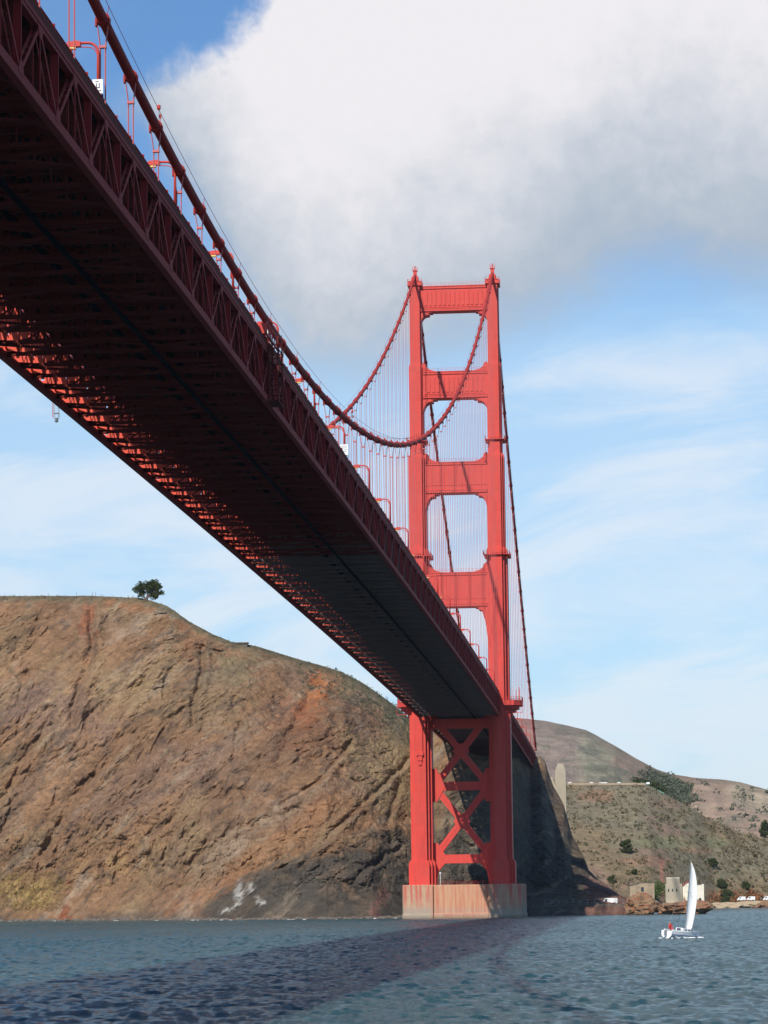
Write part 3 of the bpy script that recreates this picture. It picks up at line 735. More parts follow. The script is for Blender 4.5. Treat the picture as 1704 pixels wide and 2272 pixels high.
sign(lampy[0], 0, 'small white sign on the street lamp nearest the camera', 1.35, 1.0)
sign(lampy[5], 1, 'white notice board on the lamp below the crossing cables', 1.3, 1.35)
# aviation lights on the cable
lo = None
for (u, v, lb) in ((341, 238, 'small light fitting on the near cable high at left, by the cloud'), (753, 892, 'small light fitting on the near cable where the cables cross')):
    best = min((abs((CAM+ray(u, v)*((WX-CAM[0])/ray(u, v)[0]))[1]-yy), yy) for yy in ysn)[1]
    r = empty('cable_light', (WX+.3, best, zc(best)+.45)) if lo is None else dup(lo)
    r.location = (WX+.3, best, zc(best)+.45)
    if lo is None:
        mb = MB(); mb.tube([(0, 0, 0), (0, 0, 1.3)], .04, 5); mb.build('stem', M['grey'], r)
        mb = MB(); mb.tube([(0, 0, 1.3), (0, 0, 1.4), (0, 0, 1.75), (0, 0, 1.85)], [.12, .2, .2, .08], 8)
        mb.tube([(.1, .3, .5), (.1, .3, .9)], .12, 6); mb.bar((0, 0, .7), (.1, .3, .7), .05, .05); mb.build('lantern', M['orange'], r); lo = r
    tag(r, lb, 'light', 'lights on the near cable')
# hanging maintenance cage at midspan
r = empty('maintenance_cage', (WX+.95, -640, zb(-640)))
tag(r, 'dark latticed maintenance cage with red deck hanging on the east truss at midspan', 'work platform')
mb = MB()
for yy in (-2.2, 2.2):
    for xx in (-.5, .8): mb.box(xx-.09, xx+.09, yy-.09, yy+.09, -.3, 8.4)
for z in np.arange(-.3, 8.5, 1.4):
    for yy in (-2.2, 2.2): mb.box(-.5, .8, yy-.06, yy+.06, z, z+.12)
    for xx in (-.5, .8): mb.box(xx-.06, xx+.06, -2.2, 2.2, z, z+.12); mb.bar((xx, -2.2, z), (xx, 2.2, z+1.2), .1, .06)
mb.box(-.6, .9, -2.4, 2.4, -.42, -.3)
mb.build('cage_frame', M['shaded'], r)
mb = MB()
for xx in (-1.9, -.2):
    mb.bar((xx, -6, 8.0), (xx, 7, 8.0), .25, .2)
    for yy in range(-6, 8, 2): mb.box(xx-.06, xx+.06, yy-.06, yy+.06, 8.0, 9.7)
    mb.bar((xx, -6, 9.7), (xx, 7, 9.7), .1, .1)
mb.box(-1.9, -.3, -6, -4.6, 8.1, 9.5)
mb.build('red_gantry', M['orange'], r)
mb = MB()
for yy in range(-1, 7):
    mb.bar((-1.3, yy, 8.2), (-1.3, yy+1, 10.6), .08, .08); mb.bar((-1.3, yy+1, 8.2), (-1.3, yy, 10.6), .08, .08)
mb.bar((-1.3, -1, 10.6), (-1.3, 7, 10.6), .1, .1)
mb.build('white_guard', M['white'], r)
# navigation light hanging under the west edge
pA = CAM+ray(114, 895)*((-WX-.6-CAM[0])/ray(114, 895)[0])
r = empty('hanging_lantern', (-WX-.6, float(pA[1]), zb(pA[1])-.5)); tag(r, 'small lantern hanging under the far west edge of the deck', 'lantern')
mb = MB(); mb.tube([(0, 0, .5), (0, 0, -1.7)], .05, 5); mb.build('hanger_rod', M['orange'], r)
mb = MB()
for a in (-.3, .3):
    for b in (-.3, .3): mb.box(a-.03, a+.03, 2.5+b-.03, 2.5+b+.03, -1.5, .4)
mb.box(-.33, .33, 2.2, 2.8, -.8, -.7); mb.tube([(0, 2.5, -2.0), (0, 2.5, -1.9), (0, 2.5, -1.4)], [.1, .25, .25], 8); mb.build('lamp_frame', M['grey'], r)

# ------------------------------------------------------------------ noise in numpy
def _h(ix, iy, iz):
    n = (ix*73856093) ^ (iy*19349663) ^ (iz*83492791); n = (n ^ (n >> 13))*1274126177 & 0x7fffffff
    return ((n ^ (n >> 16)) & 0xffff)/65535.0
def vn(x, y, z):
    xi, yi, zi = np.floor(x).astype(np.int64), np.floor(y).astype(np.int64), np.floor(z).astype(np.int64)
    fx, fy, fz = x-xi, y-yi, z-zi; fx = fx*fx*(3-2*fx); fy = fy*fy*(3-2*fy); fz = fz*fz*(3-2*fz)
    r = 0
    for a in (0, 1):
        for b in (0, 1):
            for c in (0, 1):
                r = r+_h(xi+a, yi+b, zi+c)*(fx if a else 1-fx)*(fy if b else 1-fy)*(fz if c else 1-fz)
    return r*2-1
def fbm(x, y, z, o=5, g=.5):
    r = 0; a = 1; s = 0
    for i in range(o): r = r+a*vn(x+17.3*i, y+5.1*i, z+9.7*i); s += a; a *= g; x, y, z = x*2.03, y*2.03, z*2.03
    return r/s
def ridg(x, y, z, o=5):
    r = 0; a = 1; s = 0
    for i in range(o): r = r+a*(1-np.abs(vn(x+13.1*i, y+7.7*i, z+3.3*i))*2); s += a; a *= .55; x, y, z = x*2.1, y*2.1, z*2.1
    return r/s
def grid_mesh(name, P, mat, col=None, smooth=True):
    if name == 'headland_cliff': smooth = False
    nu, nt = P.shape[:2]; me = bpy.data.meshes.new(name)
    me.vertices.add(nu*nt); me.vertices.foreach_set('co', P.reshape(-1).astype(np.float32))
    i = np.arange(nu*nt).reshape(nu, nt); q = np.stack([i[:-1, :-1], i[1:, :-1], i[1:, 1:], i[:-1, 1:]], -1).reshape(-1, 4)
    me.loops.add(q.size); me.polygons.add(len(q)); me.loops.foreach_set('vertex_index', q.reshape(-1).astype(np.int32))
    me.polygons.foreach_set('loop_start', np.arange(0, q.size, 4, dtype=np.int32)); me.polygons.foreach_set('loop_total', np.full(len(q), 4, np.int32))
    me.polygons.foreach_set('use_smooth', np.full(len(q), smooth)); me.update(calc_edges=True); me.materials.append(mat)
    if col is not None:
        ca = me.color_attributes.new('rock', 'FLOAT_COLOR', 'POINT')
        ca.data.foreach_set('color', np.concatenate([col, np.ones(col.shape[:2]+(1,))], -1).reshape(-1).astype(np.float32))
    o = bpy.data.objects.new(name, me); COL.objects.link(o); return o
def toimg(P):                                             # world -> coordinates of the photograph (1659 wide)
    d = P-CAM; f = d@FX; return (852+FPX*(d@RX)/f)/1.0271, (1136-FPX*(d@UX)/f)/1.0271
def blend(c, m, col): m = m[..., None]; return c*(1-m)+np.array(col)*m
def sstep(x, a, b): t = np.clip((x-a)/(b-a), 0, 1); return t*t*(3-2*t)

# ------------------------------------------------------------------ terrain
def hill(name, us, crest, dcrest, dtoe, ztoe, shape, nt, back, mat, rough, colfn, zback=None):
    """us: azimuth stations; crest: list of (u, v) of the skyline; dcrest/dtoe: (u, horizontal distance from the viewpoint)."""
    cu = np.array([c[0] for c in crest]); cv = np.array([c[1] for c in crest])
    v = np.interp(us, cu, cv); dc = np.interp(us, *zip(*dcrest)); dt = np.interp(us, *zip(*dtoe)); zt = np.interp(us, *zip(*ztoe))
    D = np.array([ray(a, b) for a, b in zip(us, v)]); h = np.hypot(D[:, 0], D[:, 1]); zc_ = CAM[2]+D[:, 2]/h*dc
    dirs = D[:, :2]/h[:, None]
    t = np.linspace(-.06, 1, nt)[None, :]
    dist = dt[:, None]+(dc-dt)[:, None]*t
    tt = np.clip(t, 0, 1); prof = shape(tt)
    z = zt[:, None]+(zc_-zt)[:, None]*prof + np.minimum(t, 0)*60
    nb = 14; tb = np.linspace(.04, 1, nb)[None, :]
    distb = dc[:, None]+back*tb; zbk = zc_[:, None]*(1-.35*tb**1.5)-tb*2
    dist = np.concatenate([dist, distb], 1); z = np.concatenate([z, zbk], 1); T = np.concatenate([np.broadcast_to(t, (len(us), nt)), 1+np.broadcast_to(tb, (len(us), nb))], 1)
    Pm = np.empty(dist.shape+(3,)); Pm[..., 0] = CAM[0]+dirs[:, None, 0]*dist; Pm[..., 1] = CAM[1]+dirs[:, None, 1]*dist; Pm[..., 2] = z
    dd, dz = rough(Pm, T); Pm[..., 0] -= dirs[:, None, 0]*dd; Pm[..., 1] -= dirs[:, None, 1]*dd; Pm[..., 2] += dz
    u, vv = toimg(Pm); return tag(grid_mesh(name, Pm, mat, colfn(Pm, u, vv, T)), kind='structure'), Pm

CR_A = [(-1500, 1960), (-1250, 1860), (-900, 1640), (-550, 1420), (-350, 1330), (-200, 1290), (0, 1287), (100, 1287), (200, 1287), (300, 1291), (330, 1298), (360, 1308), (385, 1325), (410, 1343), (460, 1370), (500, 1386), (530, 1390), (560, 1397), (600, 1410), (650, 1425), (700, 1439), (740, 1452), (780, 1473), (820, 1500), (860, 1530), (885, 1552), (915, 1568), (945, 1584), (980, 1618), (1040, 1634), (1100, 1636), (1130, 1637), (1145, 1634), (1168, 1634), (1178, 1645), (1186, 1672), (1196, 1700), (1206, 1716), (1217, 1736), (1226, 1768), (1234, 1800), (1250, 1830), (1262, 1852), (1272, 1880), (1290, 1897), (1310, 1912), (1330, 1928), (1350, 1940), (1375, 1955)]
DC_A = [(-1500, 1330), (-200, 1260), (0, 1250), (500, 1190), (885, 1215), (930, 1165), (975, 1140), (1070, 1145), (1110, 1220), (1145, 1372), (1178, 1360), (1200, 1330), (1234, 1270), (1270, 1200), (1310, 1170), (1375, 1140)]
DT_A = [(-1500, 1240), (-200, 1185), (0, 1150), (300, 1105), (430, 1075), (505, 1062), (700, 1036), (800, 1040), (885, 1062), (1000, 1085), (1140, 1098), (1375, 1098)]
ZT_A = [(-200, .2), (1100, .2), (1140, 3.6), (1375, 3.6)]
def shpA(t): return 0.50*t+0.50*np.sin(t*np.pi/2)
def roughA(Pm, T):
    x, y, z = Pm[..., 0], Pm[..., 1], Pm[..., 2]
    env = sstep(T, 0, .12)*(1-sstep(T, .86, 1.0)*.85)
    env = np.where(T > 1, .25, env)
    c, s = math.cos(.75), math.sin(.75); wpx = 11*fbm(x/38+7, y/50, z/34, 3); wpz = 11*fbm(x/38, y/50, z/34+9, 3); xw_, zw_ = x+wpx, z+wpz; a = xw_*c+zw_*s; b = -xw_*s+zw_*c; am = .35+1.1*sstep(fbm(x/40+3, y/50, z/36, 3), -.25, .35)
    low = sstep(T, .45, .1)
    dd = 7.5*fbm(x/46, y/60, z/40, 4)-am*2.4*ridg(a/30, y/40, b/13, 5)-am*1.5*ridg(a/9, y/12, b/4.4, 5)-1.2*ridg(xw_/12, y/14, zw_/15, 5)-1.6*sstep(ridg(x/22+3, y/30, z/48, 3), .62, .85)+.9*fbm(x/2.2, y/3, z/2.0, 3)+-low*3.6*ridg(x/9, y/10, z/8, 4)
    uu, vv = toimg(Pm); uu = uu+9*fbm(x/14, y/16, z/14, 4); vv = vv+9*fbm(x/14+40, y/16, z/14, 4)
    line = np.interp(uu, [300, 425, 470, 520, 620, 700, 800, 885, 1000, 1100], [2010, 1975, 1925, 1895, 1850, 1815, 1790, 1770, 1760, 1750])
    dd = dd+5.0*sstep(vv-line, -4, 12)*sstep(uu, 400, 440)
    def pdist(pts):
        best = None
        for (x0, y0), (x1, y1) in zip(pts[:-1], pts[1:]):
            t = np.clip(((uu-x0)*(x1-x0)+(vv-y0)*(y1-y0))/((x1-x0)**2+(y1-y0)**2), 0, 1); d = np.hypot(uu-x0-t*(x1-x0), vv-y0-t*(y1-y0)); best = d if best is None else np.minimum(best, d)
        return best
    for pts, wd, dp in (([(198, 1300), (200, 1390), (170, 1480), (155, 1560)], 9, 4.0), ([(440, 1400), (430, 1470), (415, 1560)], 7, 3.0), ([(330, 1430), (300, 1480), (270, 1530)], 10, 3.0), ([(110, 1560), (60, 1620), (20, 1700)], 8, 2.6),
        ([(885, 1640), (800, 1720), (720, 1800), (600, 1880)], 6, 3.0), ([(690, 1470), (640, 1560), (600, 1640)], 12, 3.2), ([(870, 1830), (800, 1870), (770, 1900)], 7, 3.5), ([(520, 1560), (500, 1640), (440, 1700)], 7, 2.4), ([(240, 1640), (160, 1720), (90, 1850)], 9, 2.6), ([(760, 1600), (700, 1680), (610, 1740)], 6, 2.4), ([(860, 1700), (840, 1770), (850, 1820)], 6, 3.0), ([(380, 1760), (330, 1800), (230, 1880)], 7, 2.2)):
        dd = dd-dp*np.exp(-(pdist(pts)/wd)**2)+dp*.6*np.exp(-((pdist([(p_[0]+wd*1.6, p_[1]+wd*.8) for p_ in pts]))/(wd*1.3))**2)
    return dd*env, env*(1.2*fbm(x/6, y/6, z/6, 4)+.5*fbm(x/1.6, y/2, z/1.6, 3))
def colA(P, u, v, T):
    x, y, z = P[..., 0], P[..., 1], P[..., 2]
    c, s = math.cos(.75), math.sin(.75); a = x*c+z*s; b = -x*s+z*c
    n1 = fbm(x/34, y/40, z/30, 5); n2 = fbm(a/26+9, y/30, b/7, 5, .6); n3 = fbm(x/5, y/6, z/5+40, 5, .6); n4 = fbm(a/60, y/50, b/16+70, 4); n5 = fbm(a/3.2, y/4, b/1.3+20, 3, .7)
    C = np.broadcast_to(np.array((.230, .130, .070)), P.shape).copy()
    C = blend(C, sstep(n1+.3*n2, .0, .4), (.265, .175, .095)); C = blend(C, sstep(n4+.2*n3, .05, .35)*.7, (.185, .115, .075))
    C = blend(C, sstep(n2+.35*n3, .28, .55)*.75, (.30, .215, .145)); C = blend(C, sstep(n3+.5*n2, .35, .6)*.45, (.105, .068, .048))
    def blob(uu, vv_, ru, rv, k=.35, rot=0.0):
        du, dv = u-uu, v-vv_; cr, sr = math.cos(rot), math.sin(rot); e = ((du*cr+dv*sr)/ru)**2+((-du*sr+dv*cr)/rv)**2
        return sstep(e+2.2*n3+1.6*n2+1.2*n5, 1.5, .3)
    for (uu, vv_, ru, rv, rot, amt, colr) in [
        (695, 1482, 34, 85, .6, 1.0, (.34, .125, .05)), (640, 1560, 80, 60, .4, .45, (.27, .125, .07)), (190, 1340, 16, 60, 0, .7, (.27, .10, .05)), (300, 1310, 60, 18, .1, .5, (.30, .13, .06)),
        (410, 1380, 26, 60, -.1, .4, (.28, .12, .06)), (560, 1850, 190, 34, -.62, .55, (.25, .12, .06)), (385, 1950, 55, 30, -.3, .6, (.27, .13, .07)), (145, 1960, 14, 40, .2, .8, (.22, .07, .035)),
        (840, 1640, 75, 75, 0, .55, (.245, .185, .10)), (800, 1500, 120, 30, .5, .6, (.165, .145, .085)), (470, 1500, 90, 90, 0, .35, (.26, .20, .12)), (860, 1580, 60, 30, .3, .4, (.19, .17, .10)),
        (500, 1435, 60, 30, 0, .4, (.24, .20, .11)), (130, 1540, 120, 60, .3, .35, (.19, .13, .115)), (330, 1690, 200, 60, -.5, .25, (.22, .15, .13))]:
        C = blend(C, blob(uu, vv_, ru, rv, .35, rot)*amt, colr)
    grass = blob(60, 1925, 95, 42, .3); C = blend(C, grass*.8*sstep(n3+n5, -.35, .25), (.36, .25, .09)); C = blend(C, blob(230, 1860, 150, 60, .5)*sstep(n3, 0, .4)*.6, (.34, .23, .09))
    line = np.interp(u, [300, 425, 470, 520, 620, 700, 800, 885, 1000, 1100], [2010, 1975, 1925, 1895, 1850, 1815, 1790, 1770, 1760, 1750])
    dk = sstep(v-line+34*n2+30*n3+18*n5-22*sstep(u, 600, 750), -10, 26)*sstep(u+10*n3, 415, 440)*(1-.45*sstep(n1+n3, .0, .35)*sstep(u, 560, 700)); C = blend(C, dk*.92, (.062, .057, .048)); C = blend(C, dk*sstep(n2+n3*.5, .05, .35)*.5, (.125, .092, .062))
    shore = sstep(z+2.0*n3, 5.5, 1.5)*sstep(u, 470, 420); C = blend(C, shore*.7*sstep(n1+n3, -.3, .2), (.085, .075, .065)); C = blend(C, sstep(z, 1.3, .7)*.7, (.11, .055, .035))
    for g in ((520, 1925, 17, 30, .3), (540, 1918, 13, 16, .2), (505, 1960, 30, 8, -.4), (560, 1945, 14, 12, 0)):
        C = blend(C, blob(g[0], g[1], g[2], g[3], .5, g[4])*sstep(n3+.4*n2+n5*1.2, -.25, .25)*.9, (.48, .45, .40))
    C = blend(C, blob(812, 1960, 16, 40, .4, .5)*.6, (.22, .10, .08))
    C = blend(C, sstep(u+14*n3, 925, 985)*(1-sstep(u+14*n3, 1235, 1262))*sstep(v+16*n2, 1640, 1700)*.75, (.085, .072, .056))  # rock darkened where the deck shadow falls: shade put into the colour
    top = sstep(T+.05*n3, .93, .985)*sstep(u, 1000, 900); C = blend(C, top*.8, (.115, .105, .065))
    red = sstep(u+12*n3, 1255, 1268)*sstep(v+20*n3, 1885, 1900); C = blend(C, red*.5, (.24, .11, .085))
    sm = ridg(a/50+2, y/60, (b+3*n3)/7, 3); C = blend(C, sstep(sm, .70, .88)*.45, (.30, .225, .15)); C = blend(C, sstep(ridg(a/60+8, y/60, (b+3*n3)/11+4, 3), .72, .86)*.5, (.10, .065, .045))
    C = blend(C, sstep(ridg(a/16, y/20, b/5+5, 4), .60, .80)*.5*(1-sstep(n1, .1, .4)), (.075, .055, .045))
    n6 = fbm(a/70+5, y/60, b/9+33, 4, .6)
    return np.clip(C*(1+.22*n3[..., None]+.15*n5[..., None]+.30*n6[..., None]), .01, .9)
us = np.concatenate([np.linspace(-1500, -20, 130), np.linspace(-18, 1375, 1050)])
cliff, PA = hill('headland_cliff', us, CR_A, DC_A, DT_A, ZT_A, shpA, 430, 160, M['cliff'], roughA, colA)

CR_B = [(1080, 1700), (1195, 1691), (1230, 1691), (1300, 1692), (1370, 1690), (1400, 1696), (1430, 1712), (1470, 1733), (1500, 1748), (1530, 1768), (1560, 1780), (1600, 1800), (1659, 1815), (1760, 1850), (1900, 1890), (2200, 1945), (2500, 1965)]
def roughB(Pm, T):
    x, y, z = Pm[..., 0], Pm[..., 1], Pm[..., 2]; env = sstep(T, 0, .1)*(1-sstep(T, .85, 1)*.9); env = np.where(T > 1, .1, env)
    return env*14*fbm(x/60, y/90, z/60, 4), env*2.2*fbm(x/14, y/30, z/14, 4)
def colB(P, u, v, T):
    x, y, z = P[..., 0], P[..., 1], P[..., 2]; n1 = fbm(x/40, y/160, z/30, 5); n3 = fbm(x/7, y/30, z/6, 5, .6); n2 = fbm(x/18+50, y/90, z/12, 4)
    C = np.broadcast_to(np.array((.170, .125, .072)), P.shape).copy()
    C = blend(C, sstep(n1, -.05, .3), (.155, .130, .082)); C = blend(C, sstep(n2+.3*n3, .1, .4)*.7, (.19, .12, .085)); C = blend(C, sstep(n3, .2, .5)*.6, (.075, .075, .045))
    for (uu, vv_, ru, rv, amt, colr) in [(1290, 1720, 40, 14, .5, (.24, .12, .07)), (1395, 1860, 60, 10, .5, (.26, .14, .09)), (1500, 1835, 40, 8, .5, (.27, .13, .08)), (1430, 1900, 6, 50, .6, (.28, .12, .08)), (1580, 1960, 60, 25, .7, (.20, .07, .055)), (1480, 1820, 120, 16, .5, (.145, .15, .075))]:
        e = ((u-uu)/ru)**2+((v-vv_)/rv)**2+.8*n3; C = blend(C, sstep(e, 1.3, .5)*amt, colr)
    C = blend(C, sstep(z+1.5*n3, 3.6, 2.2)*.9, (.34, .26, .17))
    return np.clip(1.30*C*(1+.22*n3[..., None]), .01, .9)
us = np.concatenate([np.linspace(1080, 1900, 520), np.linspace(1910, 2500, 60)])
hillB, PB = hill('near_hillside', us, CR_B, [(1080, 1830), (1400, 1800), (1500, 1780), (1900, 1800), (2500, 1840)], [(1080, 1380), (1400, 1480), (1540, 1600), (1659, 1650), (2500, 1720)], [(1080, .2), (2500, .2)],
                 lambda t: .6*t+.4*np.sin(t*np.pi/2), 200, 300, M['hill'], roughB, colB)
CR_C = [(950, 1560), (1100, 1551), (1140, 1553), (1180, 1557), (1225, 1567), (1265, 1577), (1290, 1590), (1330, 1612), (1370, 1636), (1420, 1662), (1450, 1672), (1500, 1680), (1560, 1684), (1600, 1690), (1659, 1706), (1760, 1740), (1900, 1760), (2200, 1850), (2600, 1955)]
def roughC(Pm, T):
    x, y, z = Pm[..., 0], Pm[..., 1], Pm[..., 2]; env = sstep(T, 0, .1)*(1-sstep(T, .85, 1)*.9); env = np.where(T > 1, .1, env)
    return env*40*fbm(x/110, y/200, z/90, 5), env*6*fbm(x/22, y/60, z/25, 5)
def colC(P, u, v, T):
    x, y, z = P[..., 0], P[..., 1], P[..., 2]; n1 = fbm(x/60, y/300, z/40, 5); n3 = fbm(x/11, y/60, z/9, 5, .6); n2 = fbm(x/20+50, y/120, z/10, 4)
    C = np.broadcast_to(np.array((.195, .150, .120)), P.shape).copy()
    C = blend(C, sstep(u+30*n3, 1225, 1270)*.8, (.20, .185, .125)); C = blend(C, sstep(u+12*n3, 1455, 1480)*.9, (.285, .225, .155))
    C = blend(C, sstep(n1+.3*n3, .05, .35)*.5, (.20, .115, .09)); C = blend(C, sstep(n2+.3*n3, .22, .4)*.75*(1-.3*sstep(u, 1450, 1480)), (.115, .115, .08))
    C = blend(C, sstep(T, .9, 1.0)*.5, (.12, .095, .075))
    return np.clip(1.45*C*(1+.16*n3[..., None]), .01, .9)
us = np.concatenate([np.linspace(950, 1900, 480), np.linspace(1910, 2600, 70)])
hillC, PC = hill('far_hills', us, CR_C, [(950, 2700), (1450, 2600), (1500, 2450), (2600, 2400)], [(950, 2000), (2600, 2000)], [(950, 6), (2600, 0)], lambda t: t**.9, 160, 500, M['farhill'], roughC, colC)

# ------------------------------------------------------------------ water with real chop
def wave(x, y):
    z = np.zeros_like(x); r = np.random.default_rng(3)
    for i in range(46):
        L = 0.8*1.052**i*(.9+.2*r.random()); th = math.radians(-62+r.normal(0, 34)); k = 2*np.pi/L; a = .0135*L**.40
        ph = r.random()*6.28; q = np.sin(k*(x*math.cos(th)+y*math.sin(th))+ph+1.7*np.sin(x/31+y/47+i)); z += a*(q+.25*np.cos(2*np.arcsin(np.clip(q, -1, 1)))*.5)
    return z
aa = np.radians(np.concatenate([np.linspace(-180, -17, 60), np.linspace(-16.5, 8, 760), np.linspace(9, 179.9, 60)]))
# azimuth measured from north, east positive; the view looks to -4.9 degrees
dist = [12.0]
while dist[-1] < 1250: dist.append(dist[-1]*1.0 + max(.6, (dist[-1])*.00095) if dist[-1] > 130 else dist[-1]+6)
while dist[-1] < 16000: dist.append(dist[-1]*1.12)
dist = np.array(dist); Aa, Dd = np.meshgrid(aa, dist, indexing='ij')
xx = CAM[0]+np.sin(Aa)*Dd; yy = CAM[1]+np.cos(Aa)*Dd
amp = np.clip(1-(Dd-1500)/3000, 0, 1)
zz = W0+wave(xx, yy)*amp*np.where((Dd > 125), 1, .3)*(0.8+.5*fbm(xx/60, yy/140, xx*0, 3))
water = tag(grid_mesh('water', np.stack([xx, yy, zz], -1), M['water']), kind='structure')


# ------------------------------------------------------------------ shore: sea wall, road, rocks
def rock_mesh(n, sx, sy, sz, seed, mat, name='rock'):
    import bmesh
    bm = bmesh.new(); bmesh.ops.create_icosphere(bm, subdivisions=n, radius=1); co = np.array([v.co[:] for v in bm.verts])
    f = 1+.75*fbm(co[:, 0]*1.4+seed, co[:, 1]*1.4, co[:, 2]*1.4, 5, .6)+.30*ridg(co[:, 0]*3+seed, co[:, 1]*3, co[:, 2]*3, 3)
    co = co*f[:, None]*np.array([sx, sy, sz])
    for v, c in zip(bm.verts, co): v.co = c
    me = bpy.data.meshes.new(name); bm.to_mesh(me); bm.free(); me.materials.append(mat); return me
pl, pr = atY(1130, 1952, 72), atY(1345, 1952, 66)
mb = MB(); mb.box(pl[0]-3, pr[0]+2, 71.5, 84, -1, 4.0)
road = tag(mb.build('shore_road', M['sandrock']), kind='structure')
mb = MB(); rg = random.Random(5)
xw = pl[0]-3
while xw < pr[0]+8:
    z = -.4
    while z < 4.15:
        s = rg.uniform(.28, .55); cx, cyy, cz = xw+rg.uniform(-.3, .3), 71.2-(4-z)*.35+rg.uniform(-.2, .2), z+rg.uniform(-.1, .1)
        vs = []
        for a, b, c in ((-1, -1, -1), (1, -1, -1), (1, 1, -1), (-1, 1, -1), (-1, -1, 1), (1, -1, 1), (1, 1, 1), (-1, 1, 1)):
            vs.append((cx+a*s*rg.uniform(.7, 1.2), cyy+b*.4, cz+c*s*rg.uniform(.6, 1.0)))
        mb.add(vs, [(0, 3, 2, 1), (4, 5, 6, 7), (0, 1, 5, 4), (1, 2, 6, 5), (2, 3, 7, 6), (3, 0, 4, 7)]); z += s*1.35
    xw += .75
tag(mb.build('sea_wall', M['boulder']), 'low rubble stone sea wall right of the bridge pier', 'sea wall')
# fence along the shore road
fence = empty('wire_fence', (0, 0, 0)); tag(fence, 'thin wire fence with pale posts above the rubble sea wall', 'fence')
x = pl[0]+8
while x < pr[0]+1:
    mb = MB(); mb.box(-.05, .05, -.05, .05, 0, 2.0); mb.build('post', M['grey'], fence, (x, 72.5, 4.0)); x += 2.6
mb = MB()
for z in (4.9, 5.9): mb.box(pl[0]+8, pr[0]+1, 72.49, 72.52, z, z+.04)
mb.build('wire', M['grey'], fence)
# rocks of the point
def put_rock(u, v, y, sx, sy, sz, seed, mat, lab, grp=None, name='rock', n=4):
    p = atY(u, v, y); o = bpy.data.objects.new(name, rock_mesh(n, sx, sy, sz, seed, mat)); COL.objects.link(o)
    o.location = (p[0], p[1], p[2]); tag(o, lab, 'rock', grp); return o
def mat_rock2():
    m = bpy.data.materials.new('rusty_rock'); m.use_nodes = True; t = NT(m.node_tree)
    g = t.n('ShaderNodeNewGeometry').outputs['Position']; sp = t.n('ShaderNodeSeparateXYZ', i_0=g)
    n = t.noise(g, .7, 8, .65)
    c = t.mix(t.ss(n, .35, .62), (.27, .10, .05, 1), (.24, .16, .09, 1))
    c = t.mix(t.ss(t.m('ADD', sp.outputs[2], t.m('MULTIPLY', n, 2)), 2.0, 1.2), c, (.04, .028, .022, 1))
    b = t.n('ShaderNodeBsdfPrincipled', i_Base_Color=c, i_Roughness=.95, i_Normal=bump(t, n, .9, .5)); t.n('ShaderNodeOutputMaterial', i_0=b.outputs[0]); return m
M['rock2'] = mat_rock2()
put_rock(1388, 1958, 62, 6.0, 4.2, 4.0, 2.0, M['rock2'], 'rust brown rock at the point, below the small tan hut')
put_rock(1462, 1964, 60, 5.6, 4.2, 2.1, 5.0, M['rock2'], 'low rusty rock below the block tower of the signal station')
put_rock(1505, 1962, 58, 4.6, 4.2, 2.2, 8.0, M['rock2'], 'low rusty rock under the white station building, behind the sail')
put_rock(1655, 1962, 520, 5.5, 5, 3.0, 14.0, M['rock2'], 'rusty rock at the right edge of the far shore')
r0 = random.Random(9)
mb = MB()
for i in range(70):                                       # pale rocks on the far shore
    pass
me_p = rock_mesh(2, 1, 1, 1, 20.0, M['sandrock'])
vs0 = np.array([v.co[:] for v in me_p.vertices]); fs0 = [tuple(p.vertices) for p in me_p.polygons]
for i in range(150):
    u = r0.uniform(1522, 1800); yv = 555+(u-1522)*.12+r0.uniform(-6, 14); p = atY(u, 1950, yv); s = r0.uniform(1.0, 3.2)
    mb.add(vs0*np.array([s*1.8, s, s*.55])+np.array([p[0], p[1], r0.uniform(.2, 1.6)]), fs0)
tag(mb.build('shore_rocks', M['sandrock']), 'band of pale boulders along the far shore at right', 'rocks', kind='stuff')
# low flat shore shelf carrying the far road
mb = MB(); pa, pb = atY(1500, 1950, 570), atY(1900, 1950, 640)
mb.add([(pa[0]-15, pa[1], -1), (pb[0], pb[1], -1), (pb[0], pb[1]+90, -1), (pa[0]-15, pa[1]+80, -1), (pa[0]-15, pa[1]+4, 3.6), (pb[0], pb[1]+4, 3.6), (pb[0], pb[1]+90, 4.5), (pa[0]-15, pa[1]+80, 4.5)],
       [(0, 3, 2, 1), (4, 5, 6, 7), (0, 1, 5, 4), (1, 2, 6, 5), (2, 3, 7, 6), (3, 0, 4, 7)])
tag(mb.build('shore_ground', M['scrub']), kind='structure')

toe = PA[:, 26]; tu, tv = toimg(toe)
mb = MB(); vsb = [np.array([v.co[:] for v in rock_mesh(1, 1, 1, 1, 50.0+q, M['boulder']).vertices]) for q in range(4)]
fsb = [tuple(p.vertices) for p in rock_mesh(1, 1, 1, 1, 50.0, M['boulder']).polygons]; sel = np.where((tu > -150) & (tu < 1110))[0]; r0 = random.Random(12); surf = MB()
for i in range(520):
    q = toe[sel[r0.randrange(len(sel))]]; d_ = q[:2]-CAM[:2]; d_ = d_/np.linalg.norm(d_); s = r0.uniform(.25, 1.1)*(1.5 if r0.random() < .08 else 1)
    off = r0.uniform(2.0, 9.0); mb.add(vsb[i % 4]*np.array([s*1.3, s, s*.7])+np.array([q[0]-d_[0]*off, q[1]-d_[1]*off, W0+r0.uniform(-.1, .3)*s]), fsb)
tag(mb.build('shore_boulders', M['boulder']), 'dark wet boulders along the foot of the cliff at the waterline', 'boulders', kind='stuff')
